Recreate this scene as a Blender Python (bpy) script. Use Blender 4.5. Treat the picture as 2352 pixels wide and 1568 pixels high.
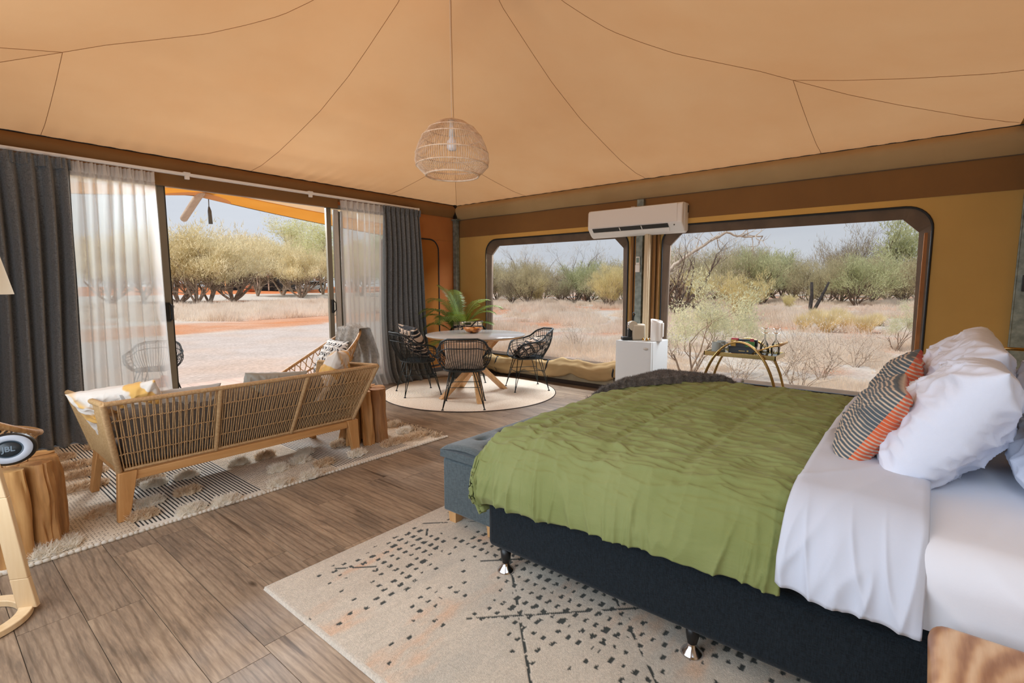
import bpy, math, random
import numpy as np
from mathutils import Vector, Matrix, Euler, noise
from mathutils.geometry import tessellate_polygon
for _o in list(bpy.data.objects): bpy.data.objects.remove(_o, do_unlink=True)
SC = bpy.context.scene
COL = SC.collection
random.seed(7); RNG = np.random.default_rng(7)
PI = math.pi
# ---------------------------------------------------------------- camera, sky, light, exposure
YAW, PITCH, FPX, CAMZ = 0.68987, 0.10875, 1158.14, 1.33
cam = bpy.data.objects.new('camera', bpy.data.cameras.new('camera')); COL.objects.link(cam)
cam.location = (0, 0, CAMZ); cam.rotation_euler = (PI/2-PITCH, 0, YAW-PI/2)
cam.data.lens = 36*FPX/2352; cam.data.sensor_width = 36; cam.data.clip_start = 0.05; cam.data.clip_end = 1000
SC.camera = cam
vs = SC.view_settings; vs.view_transform = 'Standard'; vs.look = 'None'; vs.gamma = 1; vs.use_curve_mapping = False
vs.exposure = 0.0
def lin(h):
    h = h.lstrip('#'); v = [int(h[i:i+2], 16)/255 for i in (0, 2, 4)]
    return tuple((x/12.92 if x <= .04045 else ((x+.055)/1.055)**2.4) for x in v)+(1,)
W = bpy.data.worlds.new('sky'); SC.world = W; W.use_nodes = True
nt = W.node_tree; nt.nodes.clear()
_o = nt.nodes.new('ShaderNodeOutputWorld'); _b = nt.nodes.new('ShaderNodeBackground'); _b.inputs[1].default_value = 1.0
_t = nt.nodes.new('ShaderNodeTexCoord'); _s = nt.nodes.new('ShaderNodeSeparateXYZ'); _r = nt.nodes.new('ShaderNodeValToRGB')
_n = nt.nodes.new('ShaderNodeTexNoise'); _n.inputs['Scale'].default_value = 3; _n.inputs['Detail'].default_value = 5
_mp = nt.nodes.new('ShaderNodeMapping'); _mp.inputs['Scale'].default_value = (1, 1, 5)
_mx = nt.nodes.new('ShaderNodeMix'); _mx.data_type = 'RGBA'; _mx.blend_type = 'MULTIPLY'; _mx.inputs[0].default_value = 1
_r2 = nt.nodes.new('ShaderNodeValToRGB'); _r2.color_ramp.elements[0].color = (.93, .94, .95, 1); _r2.color_ramp.elements[1].color = (1.04, 1.04, 1.03, 1)
_r2.color_ramp.elements[0].position = .35; _r2.color_ramp.elements[1].position = .65
cr = _r.color_ramp; cr.elements[0].position = .0; cr.elements[0].color = lin('#e0e3e8'); cr.elements[1].position = .6; cr.elements[1].color = lin('#c0cde0')
e = cr.elements.new(.12); e.color = lin('#d9dee7')
nt.links.new(_t.outputs['Generated'], _s.inputs[0]); nt.links.new(_s.outputs['Z'], _r.inputs[0])
nt.links.new(_t.outputs['Generated'], _mp.inputs[0]); nt.links.new(_mp.outputs[0], _n.inputs['Vector']); nt.links.new(_n.outputs[0], _r2.inputs[0])
nt.links.new(_r.outputs[0], _mx.inputs[6]); nt.links.new(_r2.outputs[0], _mx.inputs[7])
nt.links.new(_mx.outputs[2], _b.inputs[0]); nt.links.new(_b.outputs[0], _o.inputs[0])
def light(name, kind, loc, rot, energy, color, **kw):
    l = bpy.data.lights.new(name, kind); l.energy = energy; l.color = color
    for k, v in kw.items(): setattr(l, k, v)
    o = bpy.data.objects.new(name, l); COL.objects.link(o); o.location = loc; o.rotation_euler = rot; return o
# high veiled sun behind the tent's rear corner
light('sun', 'SUN', (0, 0, 12), Vector((.62, -.20, -.80)).to_track_quat('-Z', 'Y').to_euler(), 3.9, (1, .96, .90), angle=math.radians(10))
# unseen fill lamps added to brighten the room; the last two stand behind the camera
# doorway and window lamps: fill added outside above the heads, standing for daylight
light('doorway_fill', 'AREA', (2.6, 6.75, 2.59), Vector((0, -.80, -.60)).to_track_quat('-Z', 'Y').to_euler(), 200, (.82, .91, 1), shape='RECTANGLE', size=1.5, size_y=.30)
light('left_window_fill', 'AREA', (6.12, 4.1, 2.20), Vector((-.66, 0, -.75)).to_track_quat('-Z', 'Y').to_euler(), 125, (.86, .93, 1), shape='RECTANGLE', size=2.1, size_y=.26)
light('right_window_fill', 'AREA', (6.12, 1.25, 2.20), Vector((-.66, 0, -.75)).to_track_quat('-Z', 'Y').to_euler(), 125, (.86, .93, 1), shape='RECTANGLE', size=2.1, size_y=.26)
light('rear_fill', 'AREA', (-.5, 2.1, 1.40), Euler((0, math.radians(-90), 0)), 80, (.74, .87, 1), shape='RECTANGLE', size=1.5, size_y=3.2)  # added fill inside the plain rear wall, no window there
light('head_wall_fill', 'AREA', (.7, -.42, 1.85), Vector((.35, .7, -.62)).to_track_quat('-Z', 'Y').to_euler(), 19, (.72, .86, 1), shape='RECTANGLE', size=1.6, size_y=1.0)  # added fill by the head wall, which has no opening
# ---------------------------------------------------------------- materials
class NT:
    def __init__(s, name):
        s.m = bpy.data.materials.new(name); s.m.use_nodes = True; s.t = s.m.node_tree
        s.b = s.t.nodes['Principled BSDF']; s.out = s.t.nodes['Material Output']
    def n(s, typ, **kw):
        x = s.t.nodes.new('ShaderNode'+typ)
        for k, v in kw.items(): setattr(x, k, v)
        return x
    def l(s, a, b): s.t.links.new(a, b)
    def coords(s, kind='Object', scale=(1, 1, 1), rot=(0, 0, 0), rnd=False):
        t = s.n('TexCoord'); mp = s.n('Mapping'); mp.inputs['Scale'].default_value = scale; mp.inputs['Rotation'].default_value = rot
        src = t.outputs[kind]
        if rnd:
            oi = s.n('ObjectInfo'); ad = s.n('VectorMath', operation='MULTIPLY_ADD')
            cb = s.n('CombineXYZ'); s.l(oi.outputs['Random'], cb.inputs[0]); s.l(oi.outputs['Random'], cb.inputs[1]); s.l(oi.outputs['Random'], cb.inputs[2])
            ad.inputs[1].default_value = (37, 53, 71); s.l(cb.outputs[0], ad.inputs[0]); s.l(src, ad.inputs[2]); src = ad.outputs[0]
        s.l(src, mp.inputs['Vector']); return mp.outputs[0]
    def noise(s, vec, scale, detail=4, rough=.55, dist=0):
        x = s.n('TexNoise'); x.inputs['Scale'].default_value = scale; x.inputs['Detail'].default_value = detail
        x.inputs['Roughness'].default_value = rough; x.inputs['Distortion'].default_value = dist; s.l(vec, x.inputs['Vector']); return x.outputs[0]
    def ramp(s, fac, stops):
        r = s.n('ValToRGB'); els = r.color_ramp.elements
        els[0].position, els[0].color = stops[0][0], stops[0][1]; els[1].position, els[1].color = stops[-1][0], stops[-1][1]
        for p, c in stops[1:-1]:
            e = els.new(p); e.color = c
        s.l(fac, r.inputs[0]); return r.outputs[0]
    def mix(s, fac, a, b, mode='MIX'):
        x = s.n('Mix', data_type='RGBA', blend_type=mode)
        for sock, v in ((x.inputs[0], fac), (x.inputs[6], a), (x.inputs[7], b)):
            if hasattr(v, 'links'): s.l(v, sock)
            else: sock.default_value = v
        return x.outputs[2]
    def math(s, op, a, b=0, c=0):
        x = s.n('Math', operation=op)
        for i, v in enumerate((a, b, c)):
            if hasattr(v, 'links'): s.l(v, x.inputs[i])
            else: x.inputs[i].default_value = v
        return x.outputs[0]
    def bump(s, h, strength, dist=.01):
        x = s.n('Bump'); x.inputs['Strength'].default_value = strength; x.inputs['Distance'].default_value = dist
        s.l(h, x.inputs['Height']); s.l(x.outputs[0], s.b.inputs['Normal'])
    def set(s, **kw):
        for k, v in kw.items(): s.b.inputs[k.replace('_', ' ')].default_value = v
def mat(name, col, col2=None, scale=8, rough=.6, metal=0, bump=0, bscale=200, stretch=(1, 1, 1), rnd=False, sheen=0, coat=0, lo=.35, hi=.65, spec=None, trans=0):
    k = NT(name); c1 = lin(col) if isinstance(col, str) else col
    v = k.coords('Object', stretch, rnd=rnd)
    if col2: s = k.ramp(k.noise(v, scale), [(lo, c1), (hi, lin(col2))]); k.l(s, k.b.inputs['Base Color'])
    else: k.b.inputs['Base Color'].default_value = c1
    k.set(Roughness=rough, Metallic=metal)
    if sheen: k.b.inputs['Sheen Weight'].default_value = sheen
    if coat: k.b.inputs['Coat Weight'].default_value = coat
    if spec is not None: k.b.inputs['Specular IOR Level'].default_value = spec
    if bump: k.bump(k.noise(v, bscale, 3), bump, .003)
    if trans:
        tr = k.n('BsdfTranslucent'); ms = k.n('MixShader'); ms.inputs[0].default_value = trans
        if col2: k.l(s, tr.inputs[0])
        else: tr.inputs[0].default_value = c1
        k.l(k.b.outputs[0], ms.inputs[1]); k.l(tr.outputs[0], ms.inputs[2]); k.l(ms.outputs[0], k.out.inputs[0])
    return k.m
def weave_mat(name, col, col2, sc=500, rough=.85, strength=.4, sheen=.2, big=None):
    """cloth with a fine woven relief"""
    k = NT(name); v = k.coords('Object')
    a = k.noise(k.coords('Object', (1, 1, .12)), sc, 2); b = k.noise(k.coords('Object', (.12, .12, 1)), sc, 2)
    h = k.math('ADD', a, b)
    c = k.ramp(k.math('MULTIPLY', h, .5), [(.4, lin(col)), (.6, lin(col2))]); k.l(c, k.b.inputs['Base Color'])
    k.set(Roughness=rough); k.b.inputs['Sheen Weight'].default_value = sheen; k.b.inputs['Specular IOR Level'].default_value = .2
    if big: h = k.math('ADD', h, k.math('MULTIPLY', k.noise(v, big, 3), 3))
    k.bump(h, strength, .002); return k.m
def wood_mat(name, c1, c2, c3, axis='Z', rough=.5, freq=22, rnd=True, bump=.15, coat=0):
    k = NT(name); st = {'X': (.08, 1, 1), 'Y': (1, .08, 1), 'Z': (1, 1, .08)}[axis]
    v = k.coords('Object', st, rnd=rnd); n1 = k.noise(v, freq, 6, .6, .6); n2 = k.noise(v, freq*6, 3)
    f = k.math('ADD', k.math('MULTIPLY', n1, .75), k.math('MULTIPLY', n2, .25))
    c = k.ramp(f, [(.3, lin(c1)), (.48, lin(c2)), (.68, lin(c3))]); k.l(c, k.b.inputs['Base Color'])
    k.set(Roughness=rough); k.b.inputs['Coat Weight'].default_value = coat
    k.bump(n2, bump, .002); return k.m
def vcol_mat(name, rough=.8, bump=.3, bscale=300, sheen=.1, mult=None, spec=.2, bdist=.003):
    k = NT(name); a = k.n('VertexColor'); a.layer_name = 'Col'; v = k.coords('Object')
    n = k.noise(v, bscale, 3); c = a.outputs[0]
    if mult: c = k.mix(1, c, k.ramp(k.noise(v, mult, 5), [(.35, (.86, .86, .86, 1)), (.65, (1.1, 1.1, 1.1, 1))]), 'MULTIPLY')
    k.l(c, k.b.inputs['Base Color']); k.set(Roughness=rough); k.b.inputs['Sheen Weight'].default_value = sheen
    k.b.inputs['Specular IOR Level'].default_value = spec
    if bump: k.bump(n, bump, bdist)
    return k.m
M = {}
def canvas(name, col, col2, tr):
    k = NT(name); v = k.coords('Object'); n = k.noise(v, 1.3, 4)
    c = k.ramp(n, [(.3, lin(col)), (.7, lin(col2))]); k.l(c, k.b.inputs['Base Color']); k.set(Roughness=.85)
    k.b.inputs['Specular IOR Level'].default_value = .15
    h = k.math('ADD', k.noise(v, 500, 2), k.math('MULTIPLY', k.noise(k.coords('Object', (1, 1, .4)), 3, 3), 2.0)); k.bump(h, .25, .004)
    t = k.n('BsdfTranslucent'); k.l(c, t.inputs[0]); ms = k.n('MixShader'); ms.inputs[0].default_value = tr
    k.l(k.b.outputs[0], ms.inputs[1]); k.l(t.outputs[0], ms.inputs[2]); k.l(ms.outputs[0], k.out.inputs[0]); return k.m
M['roof'] = canvas('roof_canvas', '#dba775', '#e0b07f', .29)
M['wall'] = canvas('wall_canvas', '#bd9a5b', '#c6a262', .12)
M['wall_door'] = canvas('door_wall_canvas', '#a8683a', '#b87944', .2)
M['flapbrown'] = canvas('brown_flap_canvas', '#7f5c38', '#8a653c', .04)
M['khaki'] = canvas('khaki_canvas', '#a98d63', '#b89c72', .05)
M['skirt'] = mat('pale_skirt_canvas', '#a89676', '#b5a282', rough=.8, bump=.2)
M['awn_orange'] = canvas('orange_awning', '#d98e34', '#e29a40', .55)
M['awn_cream'] = canvas('cream_awning', '#dcb384', '#e6c398', .5)
M['blackedge'] = mat('black_edging', '#15181a', rough=.7)
M['darktrim'] = mat('dark_brown_trim', '#3a2c22', rough=.6)
M['taupe'] = mat('taupe_window_flap', '#5c4c3e', '#6b5847', rough=.9, bump=.3, scale=5)
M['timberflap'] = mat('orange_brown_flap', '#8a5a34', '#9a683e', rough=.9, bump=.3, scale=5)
M['seam'] = mat('roof_seam_thread', '#9a6a3c', rough=.9)
M['galv'] = mat('galvanised_steel', '#6f7772', '#8f978f', scale=18, rough=.5, metal=.55, bump=.1, bscale=60)
M['alu'] = mat('bronze_grey_aluminium', '#827b6c', rough=.4, metal=.4)
M['aludark'] = mat('dark_aluminium', '#2d2c26', rough=.4, metal=.3)
M['alulight'] = mat('pale_aluminium', '#bdb6ac', rough=.4, metal=.3)
M['white'] = mat('white_plastic', '#e6e2dc', rough=.35)
M['cream'] = mat('cream_conduit', '#c9b594', rough=.45)
M['black'] = mat('black_plastic', '#121416', rough=.4)
M['blackmetal'] = mat('dark_green_black_metal', '#1d2523', rough=.45, metal=.3)
M['blackwicker'] = mat('black_wicker', '#14181a', '#252b2b', scale=60, rough=.6, bump=.4, bscale=300)
M['chrome'] = mat('chrome', '#c9c9cc', rough=.18, metal=1)
M['brass'] = mat('brass', '#b69a62', rough=.22, metal=1)
M['oak'] = wood_mat('pale_oak', '#b98a58', '#cb9c68', '#d8ad7a', 'Z', .5)
M['teak'] = wood_mat('sofa_teak', '#ac7a46', '#bf8c55', '#cb9a63', 'X', .55)
M['teakleg'] = wood_mat('sofa_teak_leg', '#a9763f', '#bb8750', '#c8965e', 'Z', .55)
M['drift'] = wood_mat('driftwood', '#6b4827', '#b3814b', '#d2a468', 'Z', .6, 9, True, .5)
M['driftdark'] = wood_mat('driftwood_brown', '#6b4a2b', '#a07246', '#b98a58', 'Z', .65, 12, True, .6)
M['drifttop'] = wood_mat('driftwood_end_grain', '#a07848', '#c99a66', '#dcb486', 'Y', .6, 14, True, .3)
M['birch'] = wood_mat('lamp_birch', '#dcb98a', '#e6c79b', '#efd5ae', 'Z', .45, 10, True, .05)
M['rope'] = mat('beige_rope', '#b18c60', '#c8a376', scale=80, rough=.85, bump=.6, bscale=400)
M['ropelight'] = mat('pale_beige_rope', '#b5915f', '#c6a375', scale=80, rough=.85, bump=.6, bscale=400)
M['rattan'] = wood_mat('natural_rattan', '#8e683e', '#b58a58', '#cda776', 'Z', .5, 30, True, .3)
M['rattanpale'] = mat('pale_rattan', '#d9b795', '#efd6bb', scale=30, rough=.6)
M['greycushion'] = weave_mat('warm_grey_cushion', '#6b635b', '#7c736a', 600)
M['darkcurtain'] = weave_mat('charcoal_curtain_cloth', '#55585a', '#7c8082', 350, .9, .5, .3)
M['otto'] = weave_mat('slate_upholstery', '#465155', '#5a666a', 350, .9, .5, .3)
M['bedbase'] = weave_mat('black_bed_base_cloth', '#10161b', '#1e272e', 500, .95, .4, .1)
M['duvet'] = None
M['palmleaf'] = mat('palm_leaf', '#50682c', '#7d9040', scale=6, rough=.45, trans=.3)
M['palmyoung'] = mat('young_palm_leaf', '#7f8d34', '#a3ab4a', scale=6, rough=.5, trans=.3)
M['palmstem'] = mat('palm_stem', '#8b9440', '#a9ad55', scale=8, rough=.5)
def sheet_mat(name, col, big, st, dist=.004):
    k = NT(name); k.b.inputs['Base Color'].default_value = lin(col); k.set(Roughness=.85); k.b.inputs['Specular IOR Level'].default_value = .15
    k.b.inputs['Sheen Weight'].default_value = .15; v = k.coords('Object')
    k.bump(k.math('ADD', k.math('MULTIPLY', k.noise(v, 700, 2), .08), k.noise(v, big, 5)), st, dist); return k.m
M['sheet'] = sheet_mat('white_cotton', '#c8cedc', 9, .45)
M['fitted'] = sheet_mat('white_fitted_cotton', '#e2e5ee', 9, .45)
M['pillow'] = sheet_mat('white_pillowcase', '#dde3f2', 8, .8, .008)
k = NT('olive_linen'); v = k.coords('Object')
c = k.ramp(k.noise(v, 3, 4), [(.3, lin('#7b834c')), (.7, lin('#888f5b'))]); k.l(c, k.b.inputs['Base Color']); k.set(Roughness=.7)
k.b.inputs['Sheen Weight'].default_value = .08; k.b.inputs['Specular IOR Level'].default_value = .25
k.bump(k.math('ADD', k.noise(k.coords('Object', (1, .35, 1)), 26, 5, .6), k.math('MULTIPLY', k.noise(v, 500, 2), .12)), .55, .006); M['duvet'] = k.m
# sheer: thin white voile, see-through
k = NT('sheer_voile'); k.b.inputs['Base Color'].default_value = lin('#eeecea'); k.set(Roughness=.9)
t = k.n('BsdfTranslucent'); t.inputs[0].default_value = lin('#f4f3f1'); ms = k.n('MixShader'); ms.inputs[0].default_value = .72
tp = k.n('BsdfTransparent'); ms2 = k.n('MixShader')
lw = k.n('LayerWeight'); lw.inputs[0].default_value = .35
k.l(k.math('MULTIPLY_ADD', lw.outputs['Facing'], .35, .60), ms2.inputs[0])
k.l(k.b.outputs[0], ms.inputs[1]); k.l(t.outputs[0], ms.inputs[2]); k.l(tp.outputs[0], ms2.inputs[1]); k.l(ms.outputs[0], ms2.inputs[2]); k.l(ms2.outputs[0], k.out.inputs[0]); M['sheer'] = k.m
def glassy(name, tint, refl, rough=.02, diffuse=0):
    k = NT(name); tp = k.n('BsdfTransparent'); tp.inputs[0].default_value = tint; g = k.n('BsdfGlossy'); g.inputs['Roughness'].default_value = rough
    lw = k.n('LayerWeight'); lw.inputs[0].default_value = .3; ms = k.n('MixShader')
    k.l(k.math('MULTIPLY_ADD', lw.outputs['Fresnel'], refl, .02), ms.inputs[0]); k.l(tp.outputs[0], ms.inputs[1]); k.l(g.outputs[0], ms.inputs[2]); k.l(ms.outputs[0], k.out.inputs[0]); return k.m
M['glass'] = glassy('door_glass', (.93, .96, .95, 1), .6)
M['wineglass'] = glassy('wine_glass', (.95, .97, .98, 1), 1.6)
k = NT('insect_screen'); tp = k.n('BsdfTransparent'); tp.inputs[0].default_value = (.93, .94, .95, 1); d = k.n('BsdfDiffuse'); d.inputs[0].default_value = (.12, .12, .12, 1)
ms = k.n('MixShader'); ms.inputs[0].default_value = .14; k.l(tp.outputs[0], ms.inputs[1]); k.l(d.outputs[0], ms.inputs[2]); k.l(ms.outputs[0], k.out.inputs[0]); M['screen'] = k.m
# dark wood-look floor boards
k = NT('grey_brown_plank'); v = k.coords('Object', (1, .1, 1), rnd=True); v2 = k.coords('Object', (1, .22, 1), rnd=True)
g = k.noise(v, 120, 5, .6, .4); big = k.noise(v2, 6, 4, .6, 1.2); w = k.n('TexWave'); w.bands_direction = 'X'; w.inputs['Scale'].default_value = 9
w.inputs['Distortion'].default_value = 9; w.inputs['Detail'].default_value = 3; w.inputs['Detail Scale'].default_value = .7; k.l(k.coords('Object', (1, .12, 1), rnd=True), w.inputs['Vector'])
c = k.ramp(k.math('ADD', k.math('MULTIPLY', big, .6), k.math('MULTIPLY', g, .4)), [(.38, lin('#776859')), (.5, lin('#937f6b')), (.61, lin('#a8937c'))])
c = k.mix(.75, c, k.ramp(w.outputs[0], [(.0, (.62, .6, .58, 1)), (.25, (1, 1, 1, 1)), (1, (1.02, 1.02, 1.02, 1))]), 'MULTIPLY')
kn = k.n('TexVoronoi'); kn.inputs['Scale'].default_value = 4.2; k.l(k.coords('Object', (1, .45, 1), rnd=True), kn.inputs['Vector'])
c = k.mix(1, c, k.ramp(kn.outputs['Distance'], [(.02, (.35, .32, .3, 1)), (.075, (1, 1, 1, 1))]), 'MULTIPLY')
cr2 = k.noise(k.coords('Object', (1, .035, 1), rnd=True), 14, 2, .5, .4); c = k.mix(1, c, k.ramp(cr2, [(.30, (.45, .42, .40, 1)), (.33, (1, 1, 1, 1))]), 'MULTIPLY')
oi = k.n('ObjectInfo'); c = k.mix(1, c, k.ramp(oi.outputs['Random'], [(0, (.86, .86, .87, 1)), (1, (1.1, 1.08, 1.05, 1))]), 'MULTIPLY')
k.l(c, k.b.inputs['Base Color']); k.set(Roughness=.44); k.b.inputs['Specular IOR Level'].default_value = .45; k.bump(g, .35, .002); M['plank'] = k.m
# ---------------------------------------------------------------- mesh helpers
class MB:
    def __init__(s): s.v = []; s.f = []; s.c = None
    def add(s, vs, fs):
        b = len(s.v); s.v.extend([tuple(p) for p in vs]); s.f.extend([tuple(b+i for i in f) for f in fs]); return s
    def box(s, x0, x1, y0, y1, z0, z1, mtx=None):
        vs = [(x, y, z) for x in (x0, x1) for y in (y0, y1) for z in (z0, z1)]
        if mtx is not None: vs = [mtx @ Vector(p) for p in vs]
        return s.add(vs, [(0, 1, 3, 2), (4, 6, 7, 5), (0, 4, 5, 1), (2, 3, 7, 6), (0, 2, 6, 4), (1, 5, 7, 3)])
    def hexa(s, a, b):
        """a, b: two quads (4 points each) joined to a solid"""
        return s.add(list(a)+list(b), [(3, 2, 1, 0), (4, 5, 6, 7), (0, 1, 5, 4), (1, 2, 6, 5), (2, 3, 7, 6), (3, 0, 4, 7)])
    def tube(s, pts, r, seg=6, closed=False, caps=True, flat=1.0):
        pts = [Vector(p) for p in pts]; n = len(pts)
        rr = r if hasattr(r, '__len__') else [r]*n; base = len(s.v); up = None
        for i, p in enumerate(pts):
            if closed: t = pts[(i+1) % n]-pts[i-1]
            else: t = pts[min(i+1, n-1)]-pts[max(i-1, 0)]
            t = t.normalized() if t.length > 1e-9 else Vector((0, 0, 1))
            if up is None: up = t.orthogonal().normalized()
            up = (up-t*up.dot(t)); up = up.normalized() if up.length > 1e-6 else t.orthogonal().normalized()
            sd = t.cross(up)
            for k in range(seg):
                a = 2*PI*k/seg; s.v.append(tuple(p+up*(math.cos(a)*rr[i])+sd*(math.sin(a)*rr[i]*flat)))
        for i in range(n if closed else n-1):
            j = (i+1) % n
            for k in range(seg):
                k2 = (k+1) % seg; s.f.append((base+i*seg+k, base+i*seg+k2, base+j*seg+k2, base+j*seg+k))
        if caps and not closed:
            s.f.append(tuple(base+k for k in reversed(range(seg)))); s.f.append(tuple(base+(n-1)*seg+k for k in range(seg)))
        return s
    def lathe(s, prof, seg=24, c=(0, 0, 0), arc=2*PI):
        b = len(s.v); n = len(prof)
        for k in range(seg):
            a = arc*k/seg
            for r, z in prof: s.v.append((c[0]+r*math.cos(a), c[1]+r*math.sin(a), c[2]+z))
        for k in range(seg):
            k2 = (k+1) % seg
            for i in range(n-1):
                s.f.append((b+k*n+i, b+k2*n+i, b+k2*n+i+1, b+k*n+i+1))
        return s
    def grid(s, fn, nu, nv, wrap_u=False):
        b = len(s.v)
        for i in range(nu):
            for j in range(nv): s.v.append(tuple(fn(i/(nu if wrap_u else nu-1), j/(nv-1))))
        for i in range(nu if wrap_u else nu-1):
            i2 = (i+1) % nu
            for j in range(nv-1): s.f.append((b+i*nv+j, b+i2*nv+j, b+i2*nv+j+1, b+i*nv+j+1))
        return s
    def xf(s, m): s.v = [tuple(m @ Vector(p)) for p in s.v]; return s
    def mesh(s, name, mat, smooth=False, sm_angle=None):
        me = bpy.data.meshes.new(name); me.from_pydata(s.v, [], s.f); me.materials.append(mat)
        if smooth or sm_angle: me.polygons.foreach_set('use_smooth', [True]*len(me.polygons))
        if s.c is not None:
            ca = me.color_attributes.new('Col', 'FLOAT_COLOR', 'POINT'); ca.data.foreach_set('color', np.asarray(s.c, dtype=np.float32).ravel())
        me.update()
        if sm_angle: me.set_sharp_from_angle(angle=math.radians(sm_angle))
        return me
    def build(s, name, mat, parent=None, smooth=False, sm_angle=None, bevel=0, bseg=2, label=None):
        o = bpy.data.objects.new(name, s.mesh(name, mat, smooth or bevel > 0, sm_angle or (40 if bevel else None))); COL.objects.link(o)
        if parent: o.parent = parent
        if bevel:
            m = o.modifiers.new('bevel', 'BEVEL'); m.width = bevel; m.segments = bseg; m.limit_method = 'ANGLE'; m.angle_limit = math.radians(35)
        if label: o['label'] = label
        return o
def npmesh(name, verts, faces, mat, cols=None, smooth=False, parent=None):
    verts = np.asarray(verts, dtype=np.float32); faces = np.asarray(faces, dtype=np.int32); k = faces.shape[1]
    me = bpy.data.meshes.new(name); me.vertices.add(len(verts)); me.vertices.foreach_set('co', verts.ravel())
    me.loops.add(faces.size); me.loops.foreach_set('vertex_index', faces.ravel()); me.polygons.add(len(faces))
    me.polygons.foreach_set('loop_start', np.arange(len(faces), dtype=np.int32)*k)
    try: me.polygons.foreach_set('loop_total', np.full(len(faces), k, dtype=np.int32))
    except Exception: pass
    me.update(calc_edges=True)
    if smooth: me.polygons.foreach_set('use_smooth', [True]*len(faces))
    if cols is not None:
        ca = me.color_attributes.new('Col', 'FLOAT_COLOR', 'POINT'); ca.data.foreach_set('color', np.asarray(cols, dtype=np.float32).ravel())
    me.materials.append(mat); me.validate()
    return me
def addobj(name, me, parent=None):
    o = bpy.data.objects.new(name, me); COL.objects.link(o)
    if parent: o.parent = parent
    return o
def empty(name, loc=(0, 0, 0), rz=0):
    o = bpy.data.objects.new(name, None); COL.objects.link(o); o.location = loc; o.rotation_euler = (0, 0, rz); o.empty_display_size = .1; return o
def tag(o, label, cat, group=None, kind=None):
    o['label'] = label; o['category'] = cat
    if group: o['group'] = group
    if kind: o['kind'] = kind
    return o
def struct(o, label=None):
    o['kind'] = 'structure'
    if label: o['label'] = label
    return o
def dup(o, loc, rz=None, label=None, scale=None):
    kids = {}
    for c in bpy.data.objects:
        if c.parent: kids.setdefault(c.parent.name, []).append(c)
    def rec(src, par):
        c = src.copy(); COL.objects.link(c); c.parent = par
        for ch in kids.get(src.name, []): rec(ch, c)
        return c
    r = rec(o, None); r.location = loc
    if rz is not None: r.rotation_euler = (0, 0, rz)
    if label: r['label'] = label
    if scale: r.scale = (scale,)*3 if not hasattr(scale, '__len__') else scale
    return r
FW = Vector((math.cos(PITCH)*math.cos(YAW), math.cos(PITCH)*math.sin(YAW), -math.sin(PITCH))); RT = Vector((math.sin(YAW), -math.cos(YAW), 0)); UP = RT.cross(FW)
def ray(px, py): return FW+RT*((px-1176)/FPX)-UP*((py-784)/FPX)
def ground(px, py, z=-.2):
    d = ray(px, py); return Vector((0, 0, CAMZ))+d*((z-CAMZ)/d.z)
def ground_d(px, dist, z=-.2):
    """ground point in the direction of column px, dist metres deep"""
    d = ray(px, 658); h = Vector((d.x, d.y, 0))/(Vector((d.x, d.y, 0)).dot(Vector((FW.x, FW.y, 0)).normalized())); p = h*dist; return Vector((p.x, p.y, z))
def N3(x, y, z=0): return noise.noise(Vector((x, y, z)))
# vectorised value noise for painting cloth prints
_T = np.random.default_rng(3).random((256, 256))
def vn(x, y):
    xi = np.floor(x).astype(int); yi = np.floor(y).astype(int); fx = x-xi; fy = y-yi; fx = fx*fx*(3-2*fx); fy = fy*fy*(3-2*fy)
    g = lambda a, b: _T[a % 256, b % 256]
    return (g(xi, yi)*(1-fx)+g(xi+1, yi)*fx)*(1-fy)+(g(xi, yi+1)*(1-fx)+g(xi+1, yi+1)*fx)*fy
def fbm(x, y, o=4):
    a = 0; s = .5; t = 0
    for i in range(o): a = a+s*vn(x*2**i+i*17.3, y*2**i+i*9.1); t += s; s *= .5
    return a/t
def mixc(a, b, t): t = np.clip(t, 0, 1)[..., None]; return np.array(a)*(1-t)+np.array(b)*t
# ================================================================ THE TENT ROOM
XR, XL, YN, YS = 5.78, -.58, 5.92, -.66
CX, CY, HX, HY, EZ = 2.6, 2.7, 3.18, 3.22, 2.6
_hs = [0, .06, .17, .21, .25, .30, .36, .44, .5, .57, .66, .75, .89, 1]; _hz = [4.15, 3.72, 3.34, 3.24, 3.15, 3.08, 3.01, 2.955, 2.915, 2.85, 2.77, 2.71, 2.635, 2.6]
_ms = [0, .06, .17, .30, .39, .536, .676, .79, .914, 1]; _mz = [4.25, 3.85, 3.483, 3.259, 3.112, 2.927, 2.798, 2.70, 2.622, 2.6]
def roofz(x, y):
    dx = abs(x-CX)/HX; dy = abs(y-CY)/HY; s = min(max(dx, dy), 1); t = min(dx, dy)/max(s, 1e-6)
    h = float(np.interp(s, _hs, _hz)); m = float(np.interp(s, _ms, _mz)); z = m+(h-m)*min(t, 1)**1.6
    e = math.exp(-(1-s)*14); a = x if dy > dx else y
    w = .55+.75*N3(a*1.7, 5+(1 if dy > dx else 0)); 
    z += e*.016*min(1, (1-s)*30)*max(w, .1)*math.sin(a*38+3*N3(a*3, 2)+(1-s)*30*N3(a, 9))*(s < .995)
    return z
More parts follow.
